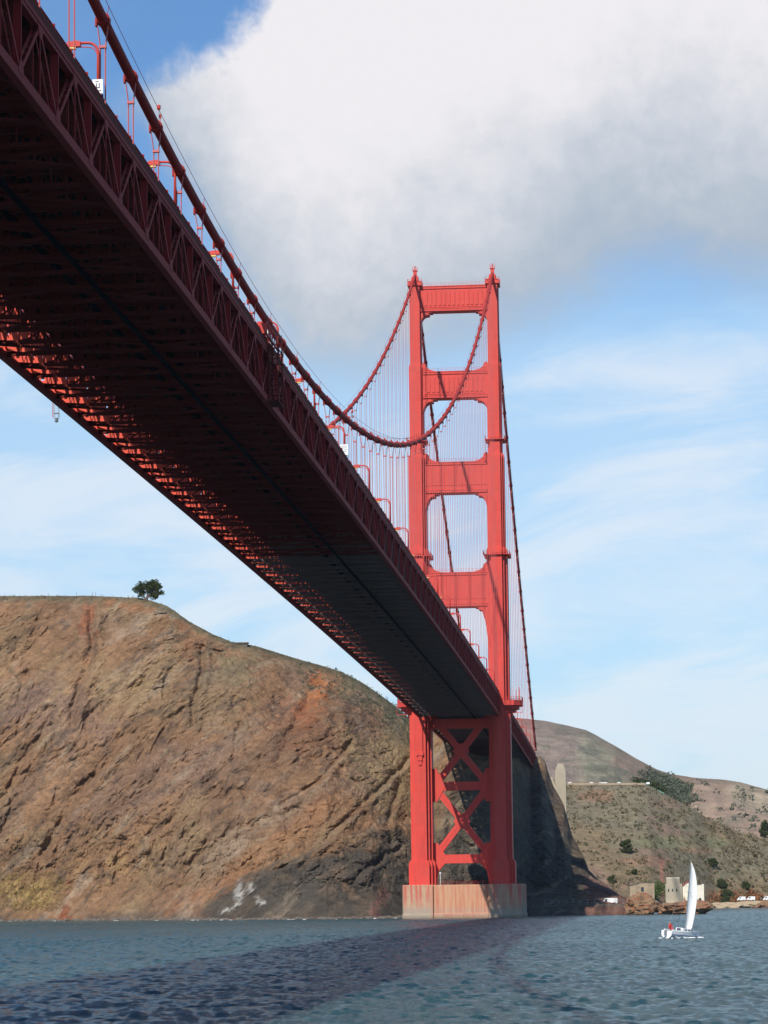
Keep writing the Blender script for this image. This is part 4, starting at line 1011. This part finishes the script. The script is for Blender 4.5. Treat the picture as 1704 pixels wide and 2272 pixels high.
for i in range(46):
    q = toe[sel[r0.randrange(len(sel))]]; d_ = q[:2]-CAM[:2]; d_ = d_/np.linalg.norm(d_); off = r0.uniform(6, 11); s = r0.uniform(.2, .7)
    surf.add(vsb[i % 4]*np.array([s*1.6, s, .10])+np.array([q[0]-d_[0]*off, q[1]-d_[1]*off, W0+.10]), fsb)
tag(surf.build('surf_foam', M['white']), 'thin broken line of white surf at the foot of the cliff', 'surf', kind='stuff')

# ------------------------------------------------------------------ station buildings at the point
def poly_house(name, lab, cat, parts, loc):
    r = empty(name, loc); tag(r, lab, cat); return r
def zat(u, v, y): return atY(u, v, y)
yb_ = 85.0
def wx(u, y=yb_): return float(atY(u, 1900, y)[0])
def wz(v, u=1450, y=yb_): return float(atY(u, v, y)[2])
# small tan hut on the rock
r = empty('stone_hut', (wx(1386), yb_, wz(1940, 1386))); tag(r, 'small tan flat roofed hut with a window on the shore rock', 'hut')
X0, X1 = wx(1360)-r.location.x, wx(1413)-r.location.x; Z = 0; ZT0 = wz(1912, 1386)-r.location.z
mb = MB(); mb.prism([(X0, -.5), (X1, -.5), (X1, ZT0+.9), (X0+(X1-X0)*.42, ZT0+.9), (X0, ZT0-.2)], 'y', 0, 6); mb.build('wall', M['tanwall'], r)
mb = MB(); mb.prism([(X0-.2, ZT0-.2), (X0+(X1-X0)*.42, ZT0+.92), (X1+.2, ZT0+.92), (X1+.2, ZT0+1.15), (X0+(X1-X0)*.40, ZT0+1.15), (X0-.2, ZT0+.05)], 'y', -.3, 6.3); mb.build('roof', M['wood'], r)
mb = MB(); mb.box(X0+4.2, X0+5.1, -.06, .1, 2.4, 4.0); w_ = mb.build('window', M['glass'], r)
mb = MB()
for a in (X0+4.1, X0+5.1): mb.box(a, a+.1, -.1, -.02, 2.3, 4.1)
mb.build('window_frame', M['wood'], w_)
# station: block tower left, gabled house in the middle, white block right
zg = wz(1955, 1500)
r = empty('signal_station', (wx(1480), yb_, zg)); tag(r, 'weathered white signal station with block tower and red gabled roof behind the sail', 'station building')
ox = r.location.x; hz = lambda v: wz(v, 1480)-zg
x0, x1 = wx(1478-1)-ox, 0
xa, xb = wx(1437)-ox, wx(1473)-ox
mb = MB(); mb.box(xa, xb, 0, 6, -1.5, hz(1909)); mb.box(xa+.4, xb-.9, .3, 5.7, hz(1909), hz(1897)); mb.build('block_tower', M['pylon'], r)
mb = MB(); mb.box(xa+.35, xb-.85, .25, 5.75, hz(1897), hz(1897)+.3); mb.build('tower_cap', M['whitewall'], r)
xc, xd = wx(1471)-ox, wx(1499)-ox
mb = MB(); mb.prism([(xc, -1.5), (xd, -1.5), (xd, hz(1916)), ((xc+xd)/2, hz(1906)), (xc, hz(1916))], 'y', .8, 6.5); mb.build('gabled_hall', M['whitewall'], r)
mb = MB(); m_ = (xc+xd)/2
mb.prism([(xc-.3, hz(1917)), (m_, hz(1905)), (xd+.3, hz(1917)), (xd+.3, hz(1917)+.35), (m_, hz(1905)+.4), (xc-.3, hz(1917)+.35)], 'y', .3, 6.8); mb.build('roof', M['rust'], r)
xe, xf = wx(1482)-ox, wx(1520)-ox
mb = MB(); mb.box(xe, xf, -1.2, 4.5, -1.8, hz(1914)); mb.box(xe-.1, xf+.1, -1.3, 4.6, hz(1914)-.02, hz(1914)+.3)
for i in range(3): a = xe+.2+i*(xf-xe-1)/2; mb.box(a, a+.7, -1.25, -.4, hz(1914)+.3, hz(1914)+.7)
mb.build('white_block', M['whitewall'], r)
mb = MB(); mb.box(xf-2.0, xf-1.0, -1.24, -1.1, .3, 2.2); mb.prism([(xf-2.0, 2.2), (xf-1.0, 2.2), (xf-1.25, 2.6), (xf-1.75, 2.6)], 'y', -1.24, -1.1); mb.build('door', M['glass'], r)
mb = MB(); mb.prism([(xa-1.0, -2.6), (xf+1.2, -2.6), (xf+.6, .2), (xe, .2), (xe, 1.1), (xb+.5, 1.3), (xa, .4)], 'y', -2.2, 4.4); mb.build('plinth', M['whitewall'], r)
rq = random.Random(6)
for (a0, a1, h0, h1, y0_) in ((xb+.1, xc+1.2, -1.5, 3.2, -.6), (xe-1.6, xe-.1, -1.5, 2.2, -1.5), (xf+.05, xf+1.6, -2.0, 1.4, -.8), (xa-2.6, xa-.1, -2.2, .9, -1.0)):
    mb = MB(); x_ = a0
    while x_ < a1-.05:
        x2 = min(a1, x_+.4); mb.box(x_, x2-.004, y0_, y0_+2.2+rq.uniform(-.1, .1), h0, h1-rq.random()**2*1.3); x_ = x2
    mb.build('broken_wall', M['tanwall'], r)
mb = MB()
for q in range(3): mb.box(xa+.9+q*1.5, xa+1.4+q*1.5, -.05, .02, hz(1925)-.2, hz(1925)+.9)
mb.build('window', M['glass'], r)
mb = MB()
mb.bar((xa-5, 1, 1.5), (xa-.2, 1, -1.6), .25, 1.2, up=(0, 1, 0)); mb.bar((xa-5, 1, 2.7), (xa-.2, 1, -.4), .08, .08)
for i in range(6): a = i/5; mb.box(xa-5+4.8*a-.05, xa-5+4.8*a+.05, .9, 1.1, 1.5-3.1*a, 2.7-3.1*a)
mb.build('stair', M['whitewall'], r)

# ------------------------------------------------------------------ bridge pylon at the cliff and approach
pt, pbm = atY(1208, 1647, 372), atY(1208, 1740, 372)
r = empty('concrete_pylon', (float(pt[0]), 372, float(pbm[2])-12)); tag(r, 'tall tan concrete pylon with stepped top standing at the cliff edge', 'pylon')
H = float(pt[2])-r.location.z
mb = MB(); mb.box(-1.9, 3.0, -3, 3, 0, H-3.6); mb.box(-1.5, 2.6, -2.6, 2.6, H-3.6, H-2.2); mb.box(-1.0, 2.1, -2, 2, H-2.2, H-.7)
for a in (-1.2, .2, 1.6): mb.box(a, a+.5, -3.2, -2.9, 0, H-5)
mb.build('shaft', M['pylon'], r)
mb = MB(); mb.prism([(-5.8, 0), (-1.95, 0), (-1.95, H-11), (-3.4, H-6.6), (-5.0, H-7.6), (-5.6, H-11)], 'y', -1.5, 2.5); mb.build('side_pier', M['pylon'], r)
mb = MB(); mb.box(-7.6, -5.6, -1.4, -.2, H-8, H-2.8); mb.prism([(-7.6, H-2.8), (-5.6, H-2.8), (-6.0, H-2), (-7.2, H-1.9)], 'y', -1.4, -.2); mb.build('steel_panel', M['orange'], r)

# ------------------------------------------------------------------ boat
yb0 = -558.36
kx = 1.0
boat = empty('sailboat', (67.95, yb0, W0+.05), 0)
tag(boat, 'small white sailboat heeling to the right under one tall narrow sail', 'sailboat')
boat.matrix_world = Matrix.Translation(boat.location) @ Matrix.Rotation(math.radians(6.5), 4, 'Y') @ Matrix.Rotation(math.radians(48), 4, 'Z')
L = 7.4
secs = []; NS = 14
mbh = MB(); rings = []
for i in range(NS+1):
    t = i/NS; xh = -L/2+L*t; bw = 1.28*(math.sin(math.pi*min(1, (.34+.66*(1-t)) ))**.0)*min(1.0, 1.18*(1-t**2.6))**.8 if t < 1 else 0.02
    bw = 1.28*max(.02, (1-t**2.4))*(.86+.14*min(1, t*3)); fb_ = 1.0+.30*t**2; dr = .35*(1-t**3)
    rings.append([(xh+.25*(t**4), bw*a, z) for a, z in ((-1, fb_), (-.97, .42), (-.90, .22), (-.6, -.1), (0, -dr), (.6, -.1), (.90, .22), (.97, .42), (1, fb_))])
vs = [q for rg_ in rings for q in rg_]; n9 = 9
fs = [(i*n9+j, i*n9+j+1, (i+1)*n9+j+1, (i+1)*n9+j) for i in range(NS) for j in range(n9-1)]
mbh.add(vs, fs); mbh.add(rings[0], [tuple(range(9))])
mbh.add([q for rg_ in rings for q in (rg_[0], rg_[8])], [(2*i, 2*i+1, 2*i+3, 2*i+2) for i in range(NS)])
hull = mbh.build('hull', M['white'], boat, smooth=False)
mb = MB()
for s in (0, 8):
    for i in range(NS):
        a, b = rings[i][1 if s == 0 else 7], rings[i+1][1 if s == 0 else 7]; e = -.02 if s == 0 else .02
        mb.add([(a[0], a[1]+e, a[2]-.02), (b[0], b[1]+e, b[2]-.02), (b[0], b[1]+e*1.2, b[2]+.1), (a[0], a[1]+e*1.2, a[2]+.1)], [(0, 1, 2, 3)])
mb.build('stripe', M['hullblue'], hull)
mb = MB(); mb.prism([(-.9, 1.0), (2.3, 1.12), (1.9, 1.35), (.9, 1.55), (-.7, 1.60)], 'y', -.72, .72); cabn = mb.build('cabin', M['white'], boat)
mb = MB()
for s in (-1, 1):
    for a in (-.3, .45, 1.1): mb.box(a, a+.42, s*.73-.01, s*.73+.01, 1.2, 1.38)
mb.build('window', M['glass'], cabn)
mb = MB(); mb.box(-.99, -.9, -.35, .35, .75, 1.52); mb.build('hatch', M['navy'], cabn)
mb = MB(); mb.box(-3.3, -.95, -.62, .62, 1.01, 1.04); mb.build('cockpit_floor', M['wood'], boat)
mb = MB()
for s in (-1, 1): mb.box(-3.3, -.95, s*.82-.15, s*.82+.15, 1.01, 1.22)
mb.build('bench', M['white'], boat)
mb = MB(); mb.box(-4.1, -3.85, -.15, .15, .2, 1.05); mb.box(-4.2, -4.0, -.07, .07, -.5, 0); mb.build('outboard_motor', M['grey'], boat)
mb = MB(); MX = .55; MH = 12.1
mb.tube([(MX, 0, .9), (MX, 0, MH)], [.075, .05], 6); mast = mb.build('mast', M['grey'], boat)
mb = MB(); mb.bar((MX, -.75, 7.2), (MX, .75, 7.2), .05, .05); mb.build('spreader', M['grey'], mast)
mb = MB(); mb.tube([(MX, 0, 1.9), (MX+.05, 0, 1.95), (MX-1.3, -.9, 2.0)], .05, 6); mb.build('boom', M['grey'], boat)
mb = MB()
for p in ((-L/2, 0, 1.0), (3.6, 0, 1.05)): mb.tube([p, (MX, 0, MH-.3)], .014, 4)
for s in (-1, 1): mb.tube([(MX, s*1.2, .85), (MX, s*.75, 7.2), (MX, 0, MH-.4)], .014, 4)
mb.build('shroud', M['grey'], boat)
mb = MB()                                                 # pulpit and stern rail
for s in (-1, 1):
    mb.tube([(-3.6, s*1.0, .8), (-3.6, s*1.0, 1.4), (-3.0, s*1.05, 1.4)], .018, 4); mb.tube([(3.5, s*.15, 1.05), (3.6, s*.1, 1.6), (2.7, s*.6, 1.5), (2.7, s*.6, 1.0)], .018, 4)
mb.tube([(-3.6, -1.0, 1.4), (-3.6, 1.0, 1.4)], .018, 4)
for a in (-2.4, -1.0, .6, 1.9):
    for s in (-1, 1): mb.tube([(a, s*1.15, .8), (a, s*1.15, 1.4)], .014, 4)
mb.build('guard_rail', M['grey'], boat)
# sail: luff along the mast, leech bulging outward to leeward (to the right of the view)
rows = 26; cols = 9; S = np.zeros((rows, cols, 3))
wprof = lambda s: np.interp(s, [0, .04, .12, .25, .4, .55, .7, .82, .92, 1], [.72, 1.15, 1.30, 1.45, 1.55, 1.50, 1.30, .98, .58, .08])
# view-right direction in boat space
for i in range(rows):
    s = i/(rows-1); z = 1.55+(MH-1.75)*s; wd = wprof(s)
    for j in range(cols):
        t = j/(cols-1); ax = MX-.02; 
        dx, dy = math.cos(math.radians(-28)), math.sin(math.radians(-28))
        bel = .22*wd*math.sin(math.pi*t)
        zz_ = z if s > .06 else z-(t*.55)*(1-s/.06)
        S[i, j] = (ax+dx*wd*t-dy*bel, dy*wd*t+dx*bel, zz_)
sail = grid_mesh('sail', S, M['sail']); sail.parent = boat
sd_ = sail.modifiers.new('t', 'SOLIDIFY'); sd_.thickness = .02
mb = MB()
for q in (6, 11, 16, 21):
    a, b = S[q, cols-1], S[q, cols-4]; mb.bar(tuple(a), tuple(b), .05, .05)
mb.build('batten', M['white'], sail)
# helmsman
def person(name, lab, loc, parent=None):
    r = empty(name, loc); tag(r, lab, 'person')
    me = bpy.data.meshes.new('body'); vs = [(0, 0, .25), (0, 0, .5), (0, 0, .72), (0, 0, .82), (0, 0, .95), (0, .2, .70), (.12, .28, .48), (.32, .2, .42), (0, -.2, .70), (.12, -.28, .48), (.32, -.18, .42), (.05, .11, .22), (.42, .13, .24), (.44, .14, -.1), (.05, -.11, .22), (.42, -.13, .24), (.44, -.14, -.1), (.54, .14, -.13), (.54, -.14, -.13)]
    es = [(0, 1), (1, 2), (2, 3), (3, 4), (2, 5), (5, 6), (6, 7), (2, 8), (8, 9), (9, 10), (0, 11), (11, 12), (12, 13), (0, 14), (14, 15), (15, 16), (13, 17), (16, 18)]
    me.from_pydata(vs, es, []); o = bpy.data.objects.new('body', me); COL.objects.link(o); o.parent = r; me.materials.append(M['red'])
    sk = o.modifiers.new('s', 'SKIN'); rad = [.16, .16, .17, .07, .10, .09, .07, .045, .09, .07, .045, .11, .085, .06, .11, .085, .06, .045, .045]
    for v, q in zip(me.skin_vertices[0].data, rad): v.radius = (q, q)
    me.skin_vertices[0].data[0].use_root = True; sb = o.modifiers.new('d', 'SUBSURF'); sb.levels = sb.render_levels = 1
    mb = MB(); mb.tube([(0, 0, .84), (.01, 0, .9), (.01, 0, 1.0), (.0, 0, 1.08), (0, 0, 1.1)], [.06, .10, .115, .08, .03], 8); mb.build('head', M['skin'], r)
    mb = MB(); mb.tube([(-.01, 0, 1.0), (-.01, 0, 1.08), (-.01, 0, 1.14)], [.125, .11, .04], 8); mb.build('hair', M['bark'], r)
    return r
bm_ = boat.matrix_world.copy() if False else Matrix.Translation((67.95, yb0, W0+.05)) @ Matrix.Rotation(math.radians(6.5), 4, 'Y') @ Matrix.Rotation(math.radians(48), 4, 'Z')
hp = bm_ @ Vector((-2.1, .75, 1.1))
pr_ = person('person', 'person in a red jacket sitting at the stern of the sailboat', hp); pr_.rotation_euler = (0, 0, math.radians(48-90)); pr_.scale = (1.15, 1.15, 1.15)
# bow wave
mb = MB()
fo = bm_ @ Vector((3.6, -.4, 0)); r1 = random.Random(3)
fs_f = None; mbf = MB(); base_ = rock_mesh(2, 1, 1, 1, 31.0, M['white'])
bv_ = np.array([v.co[:] for v in base_.vertices]); fs_f = [tuple(p.vertices) for p in base_.polygons]
for i in range(22):
    q = bm_ @ Vector((r1.uniform(-4.4, 3.7), r1.choice((-1, 1))*r1.uniform(.9, 1.7), 0)); k_ = r1.uniform(.06, .22)
    if i > 18: q = bm_ @ Vector((3.9+r1.uniform(-.4, .5), r1.uniform(-.5, .5), 0)); k_ = .26
    mbf.add(bv_*np.array([k_*1.5, k_, .10])+np.array([q.x, q.y, W0+.10]), fs_f)
tag(mbf.build('foam', M['white']), 'small flecks of white foam around the sailboat hull', 'foam', kind='stuff')

# ------------------------------------------------------------------ vehicles
def van(name, lab, loc, rz, L=5.5, mat=None, group=None):
    r = empty(name, loc, rz); tag(r, lab, 'van', group)
    mb = MB(); mb.prism([(-L/2, .45), (L/2, .45), (L/2, 1.15), (L/2-.5, 1.35), (L/2-1.1, 2.25), (L/2-1.5, 2.4), (-L/2+.1, 2.4), (-L/2, 2.2)], 'y', -.95, .95)
    b = mb.build('body', mat or M['white'], r); bv = b.modifiers.new('b', 'BEVEL'); bv.width = .08; bv.segments = 2
    mb = MB()
    mb.prism([(L/2-.47, 1.38), (L/2-1.05, 2.2), (L/2-1.02, 2.23), (L/2-.42, 1.38)], 'y', -.85, .85); mb.build('windshield', M['glass'], r)
    for s in (-1, 1):
        mb = MB(); mb.box(L/2-2.1, L/2-1.25, s*.955-.01, s*.955+.01, 1.4, 2.1); mb.build('window', M['glass'], r)
        for a in (-L/2+1.1, L/2-1.1):
            mb = MB(); mb.tube([(a, s*.80, .38), (a, s*1.0, .38)], .38, 14); mb.build('wheel', M['black'], r)
    for s in (-1, 1):
        mb = MB(); mb.box(L/2, L/2+.02, s*.6-.18, s*.6+.18, .75, .95); mb.build('headlight', M['grey'], r)
    return r
pv = atY(1317, 1947, 76); van('delivery_truck', 'white box truck parked on the shore road below the cliff', (float(pv[0]), 76, 4.02), math.radians(180), 5.8)
for u, v, lb in ((1497+0, 0, ''),):
    pass
for u, lab in ((1645, 'white van on the far shore road, leftmost of three'), (1666, 'white van on the far shore road, next right from the leftmost'), ):
    pass
p1 = atY(1645-0, 1945, 590)
zsx = lambda x: (1100+x/2.7467)/1.0271
for i, (xz, lab) in enumerate(((1497, 'white van parked on the far shore road, nearer the sailboat'), (1555, 'white van parked on the far shore road, next to the right'), (1655, 'white van on the far shore road at the right edge of the picture'))):
    p = atY(zsx(xz), 1945, 600); van('parked_van', lab, (float(p[0]), 600, 3.75+.0), math.radians(178), 4.6, None, 'vans parked on the far shore')

# ------------------------------------------------------------------ viewpoint road on the hill, wall, green fence, cars
def on_hill(P, u, v):
    uu, vv = toimg(P); i = np.argmin((uu-u)**2+(vv-v)**2); return P.reshape(-1, 3)[i]
mb = MB(); prev = None
for u in range(1226, 1402, 8):
    p = np.array([float(q) for q in CAM+ray(u, 1693.5)*(1788/np.hypot(*ray(u, 1693.5)[:2]))])
    if prev is not None: mb.bar(tuple(prev), tuple(p), .5, 1.1, up=(0, 0, 1))
    prev = p
tag(mb.build('viewpoint_wall', M['tanwall']), 'pale low wall along the viewpoint road on the hill', 'wall')
fz = empty('green_fence'); tag(fz, 'pale green fence stepping down the hillside below the viewpoint', 'fence')
A = CAM+ray(1385, 1693)*1800; B = CAM+ray(1434, 1716)*1775
mb = MB()
A = np.array(A); B = np.array(B); A[2] += 0
mb.bar(tuple(A), tuple(B), .2, 1.6, up=(0, 0, 1)); mb.build('panel', M['greenfence'], fz)
for i in range(12):
    p = A+(B-A)*i/11; mb = MB(); mb.box(-.15, .15, -.15, .15, -1.2, 1.3); mb.build('post', M['greenfence'], fz, tuple(p))
cars = [(1230, 'white car, leftmost on the viewpoint road'), (1277, 'white car near the left of the viewpoint road'), (1301, 'white van with a long body midway on the viewpoint road'), (1336, 'white car alone right of the middle of the viewpoint road'), (1399, 'white car at the right end of the viewpoint road above the green fence')]
for u, lab in cars:
    q = ray(u, 1690); p = CAM+q*(1798/np.hypot(q[0], q[1])); r = van('parked_car', lab, (float(p[0]), float(p[1]), float(p[2])-1.5), math.radians(175 if 'van' in lab else 100), 6.0 if 'van' in lab else 4.2, None, 'cars on the viewpoint road'); r['category'] = 'car'; r.scale = (1, 1, .62)

# ------------------------------------------------------------------ plants
def leaf_clump(mb, c, rad, n, size, rr, hollow=.35):
    for i in range(n):
        d = np.array([rr.gauss(0, 1), rr.gauss(0, 1), rr.gauss(0, 1)]); d /= np.linalg.norm(d)+1e-9; q = c+d*rad*(hollow+(1-hollow)*rr.random()**.5)
        a = Vector((rr.gauss(0, 1), rr.gauss(0, 1), rr.gauss(0, 1))).normalized(); b = a.orthogonal().normalized(); e = a.cross(b); s = size*rr.uniform(.6, 1.3); q = Vector(q)
        mb.add([q-b*s, q+e*s*.6, q+b*s, q-e*s*.6], [(0, 1, 2, 3)])
def tree(name, lab, cat, base, H, Wd, seed, leaf, n_cl=26, size=.35, trunk=True, lean=0.0, group=None, bias=.5, lobes=None):
    rr = random.Random(seed); r = empty(name, tuple(float(q) for q in base)); tag(r, lab, cat, group)
    mbt = MB(); mbc = MB(); ends = []
    for i in range(n_cl):
        a = rr.uniform(0, 6.283); e = rr.random()**.6; zz_ = H*(bias+(1-bias)*rr.random()*.95); rr_ = Wd/2*e*math.sqrt(max(.1, 1-((zz_/H-bias-.2)/(1.0-bias))**2))*.9
        ends.append((rr_*math.cos(a)+lean*zz_, rr_*math.sin(a)*.8, zz_))
    if lobes:
        ends = []
        for (lx, lz, lr, ln) in lobes:
            for i in range(ln):
                a, e = rr.uniform(0, 6.283), rr.random()**.5; h = rr.uniform(-1, 1); ends.append((lx+lr*e*math.cos(a), lr*e*math.sin(a), lz+h*lr*.7))
        rr.shuffle(ends)
    if trunk:
        for i, en in enumerate(ends[:9]):
            mbt.tube([(0, 0, -.6), (en[0]*.15+rr.uniform(-.2, .2), en[1]*.15, H*.18), (en[0]*.6, en[1]*.6, en[2]*.65), en], [.035*H, .026*H, .013*H, .004*H], 6)
        mbt.build('trunk', M['bark'], r, smooth=True)
    for en in ends:
        leaf_clump(mbc, np.array(en), (Wd*rr.uniform(.09, .17)*1.25 if not lobes else rr.uniform(.7, 1.2)), 105, size, rr)
    mbc.build('crown', leaf, r); return r
pT = PA.reshape(-1, 3)
def ground_at(P, u, v):                                   # nearest terrain point under a place of the picture
    uu, vv = toimg(P); i = np.argmin(((uu-u)**2+(vv-v)**2)+(P[..., 1]*0)); return P.reshape(-1, 3)[i]
g = ground_at(PA, 315, 1296)
tree('windswept_tree', 'lone dark windswept tree on the cliff top', 'tree', (g[0], g[1], g[2]-.6), 9.8, 12.5, 23, M['leaf'], 60, .24, True, .10, bias=.30, lobes=[(-3.0, 5.0, 1.9, 14), (-.6, 6.2, 2.1, 20), (2.6, 7.0, 2.1, 20), (5.0, 6.0, 1.6, 10), (5.6, 4.0, 1.4, 9), (2.4, 4.2, 2.2, 18), (3.4, 2.0, 1.1, 8), (-1.8, 3.2, 1.3, 5)])
g = ground_at(PA, 312, 1298)
for nm, lab, cat, u, v, H, Wd, sd2, lf, P, sz, dl in (
    ('round_bush', 'dark green round bush alone in the middle of the hillside', 'bush', 1352, 1842, 13, 13, 3, M['leaf'], PB, .55, 0),
    ('wide_bush', 'wide bright green bush above the station buildings', 'bush', 1408, 1938, 14, 32, 4, M['leaf2'], PB, .7, 0),
    ('round_bush', 'dark bush right of the middle, on the hillside above the sail', 'bush', 1537, 1868, 7, 12, 5, M['leaf'], PB, .5, 0),
    ('tall_bush', 'tall dark green bush low on the slope right of the sail', 'bush', 1570, 1962, 20, 16, 6, M['leaf'], PB, .6, 0),
    ('round_bush', 'dark bush high on the slope right of the sail tip, left of two', 'bush', 1560, 1918, 9, 14, 7, M['leaf'], PB, .5, 0),
    ('round_bush', 'dark bush near the right edge, right of two', 'bush', 1611, 1920, 8, 11, 8, M['leaf'], PB, .5, 0),
    ('round_bush', 'small dark bush low on the hillside beside the cliff edge', 'bush', 1322, 1905, 7, 8, 9, M['leaf'], PB, .5, 0),
    ('low_bush', 'low grey green bushes behind the far shore vans', 'bush', 1540, 1965, 7, 26, 10, M['leaf3'], PB, .6, 0),
    ('small_bush', 'tiny dark bush left of the sail on the hillside', 'bush', 1370, 1888, 5, 6, 12, M['leaf'], PB, .5, 0),
    ('tall_bush', 'dark pine at the right edge of the picture', 'tree', 1652, 1808, 22, 14, 13, M['leaf'], PB, .7, 0)):
    H, Wd, sz = H*.52, Wd*.5, sz*.6
    g = ground_at(P, u, v); tree(nm, lab, cat, (g[0], g[1]-2, g[2]-.5), H, Wd, sd2, lf, 30, sz, True, 0, None, .15)
# wood on the far hill
mb = MB(); rr = random.Random(44)
for i in range(210):
    t = rr.random(); u = 1392+t*100+rr.uniform(-10, 10); v = max(np.interp(u, [c[0] for c in CR_C], [c[1] for c in CR_C])+11, 1684+t*36+rr.uniform(-18, 26))
    g = ground_at(PC, u, v) if True else None
    leaf_clump(mb, np.array([g[0], g[1]-6, g[2]+rr.uniform(0, 2)]), rr.uniform(3, 5.5), 46, 1.1, rr)
tag(mb.build('eucalyptus_wood', M['leaf3']), 'grey green wood in the hollow between the far hills', 'wood', kind='stuff')
mb = MB(); 
for i in range(60):
    t = rr.random(); u = 1372+t*62+rr.uniform(-3, 3); v = 1693+t*18+rr.uniform(-9, -1)
    q = ray(u, v); p = CAM+q*(1822/np.hypot(q[0], q[1])); leaf_clump(mb, p, rr.uniform(1.5, 3), 36, .7, rr)
tag(mb.build('hedge_row', M['leaf']), 'dark hedge along the top of the green fence', 'hedge')
# scrub on slopes and the cliff brow
def scatter(name, lab, P, cond, n, rad, size, nl, mat, seed, lift=.3, cat='scrub'):
    rr = random.Random(seed); u, v = toimg(P); idx = np.argwhere(cond(u, v)); mb = MB()
    if not len(idx): return
    for i in range(n):
        a = idx[rr.randrange(len(idx))]; p = P[a[0], a[1]]; rd_ = rad*rr.uniform(.4, 1.3); q = p+np.array([rr.uniform(-1, 1), rr.uniform(-1, 1), lift*rd_])
        leaf_clump(mb, q, rd_, nl, size*rr.uniform(.7, 1.2), rr)
    tag(mb.build(name, mat), lab, cat, kind='stuff')
ridge = np.interp(np.arange(0, 1400), [c[0] for c in CR_A], [c[1] for c in CR_A])
rv = lambda u: np.interp(u, [c[0] for c in CR_A], [c[1] for c in CR_A])
scatter('ridge_scrub', 'dry scrub growing along the cliff brow', PA, lambda u, v: (u > 0) & (u < 900) & (v < rv(u)+9), 420, .42, .13, 16, M['scrub'], 1)
scatter('slope_scrub', 'patches of green scrub on the upper cliff by the bridge', PA, lambda u, v: (u > 640) & (u < 900) & (v < rv(u)+60), 420, .9, .22, 22, M['leaf3'], 2)
scatter('dry_grass', 'golden dry grass at the foot of the cliff at left', PA, lambda u, v: (u > -20) & (u < 140+0*v) & (v > 1885) & (v < 1965+0*u) & (v > 1850+u*.3), 900, .7, .17, 16, M['gold'], 3, .5, 'grass')
scatter('golden_tufts', 'scattered golden grass tufts low on the cliff', PA, lambda u, v: (u > -20) & (u < 430) & (v > 1780) & (v < 1975), 260, .55, .16, 14, M['gold'], 4, .4, 'grass')
scatter('hill_scrub', 'low brown and green scrub over the near hillside', PB, lambda u, v: (u > 1190) & (u < 1720) & (v > 1700), 1500, 1.7, .6, 14, M['scrub'], 5, .25)
scatter('hill_shrubs', 'dark green shrubs dotted over the near hillside', PB, lambda u, v: (u > 1220) & (u < 1720) & (v > 1720), 240, 1.1, .4, 20, M['leaf'], 6, .3)
scatter('far_shrubs', 'dark shrubs dotted over the far tan hill', PC, lambda u, v: (u > 1480) & (u < 1720) & (v > 1690), 170, 3.4, 1.2, 22, M['leaf3'], 7, .2)
scatter('rust_shrubs', 'rust red shrubs low on the slope right of the sail', PB, lambda u, v: (u > 1530) & (u < 1640) & (v > 1930), 160, 2.4, .7, 22, M['rustbush'], 8, .3)
# fence posts and a bench on the cliff top
f = empty('ridge_fence'); tag(f, 'thin row of fence posts along the cliff top at left', 'fence')
for u, h in ((10, .8), (55, .8), (104, 1.2), (140, .8), (165, 1.6), (200, 1.7), (206, 1.7), (222, .9), (245, .8), (277, 1.1), (286, 1.1), (299, .9)):
    g = ground_at(PA, u, float(rv(u))+1); mb = MB(); mb.box(-.07, .07, -.07, .07, -.8, h); mb.build('post', M['wood'], f, (g[0], g[1], g[2]))
g = ground_at(PA, 346, 1325)
r = empty('wooden_shelf', (g[0], g[1]-1.2, g[2]+.3)); tag(r, 'weathered timber platform on the slope below the lone tree', 'platform')
mb = MB(); mb.box(-2.6, 2.6, -.5, 1.0, .0, .3); mb.build('deck_boards', M['wood'], r)
mb = MB()
for a in (-2.2, 0, 2.2): mb.box(a-.1, a+.1, -.4, -.2, -1.2, 0)
mb.build('support', M['wood'], r)
g = ground_at(PA, 518, 1392)
r = empty('gun_emplacement', (g[0], g[1], g[2]+.2)); tag(r, 'low dark concrete slab on the ridge left of the bridge', 'slab')
mb = MB(); mb.box(-3.4, 3.4, -1, 2, .1, .55); mb.build('roof_slab', M['boulder'], r)
mb = MB(); mb.box(-3.0, 3.0, -.5, 1.6, -1.5, .1); mb.build('base', M['boulder'], r)

# ------------------------------------------------------------------ air
mz = bpy.data.materials.new('thin_haze'); mz.use_nodes = True; t = NT(mz.node_tree)
vol = t.n('ShaderNodeVolumePrincipled'); vol.inputs['Color'].default_value = (0.80, 0.88, 1.0, 1); vol.inputs['Density'].default_value = 0.00002; vol.inputs['Anisotropy'].default_value = 0.2
o_ = t.n('ShaderNodeOutputMaterial'); mz.node_tree.links.new(vol.outputs[0], o_.inputs['Volume'])
mb = MB(); mb.box(-17000, 17000, -18000, 17000, -22, 242); tag(mb.build('haze', mz), kind='stuff')
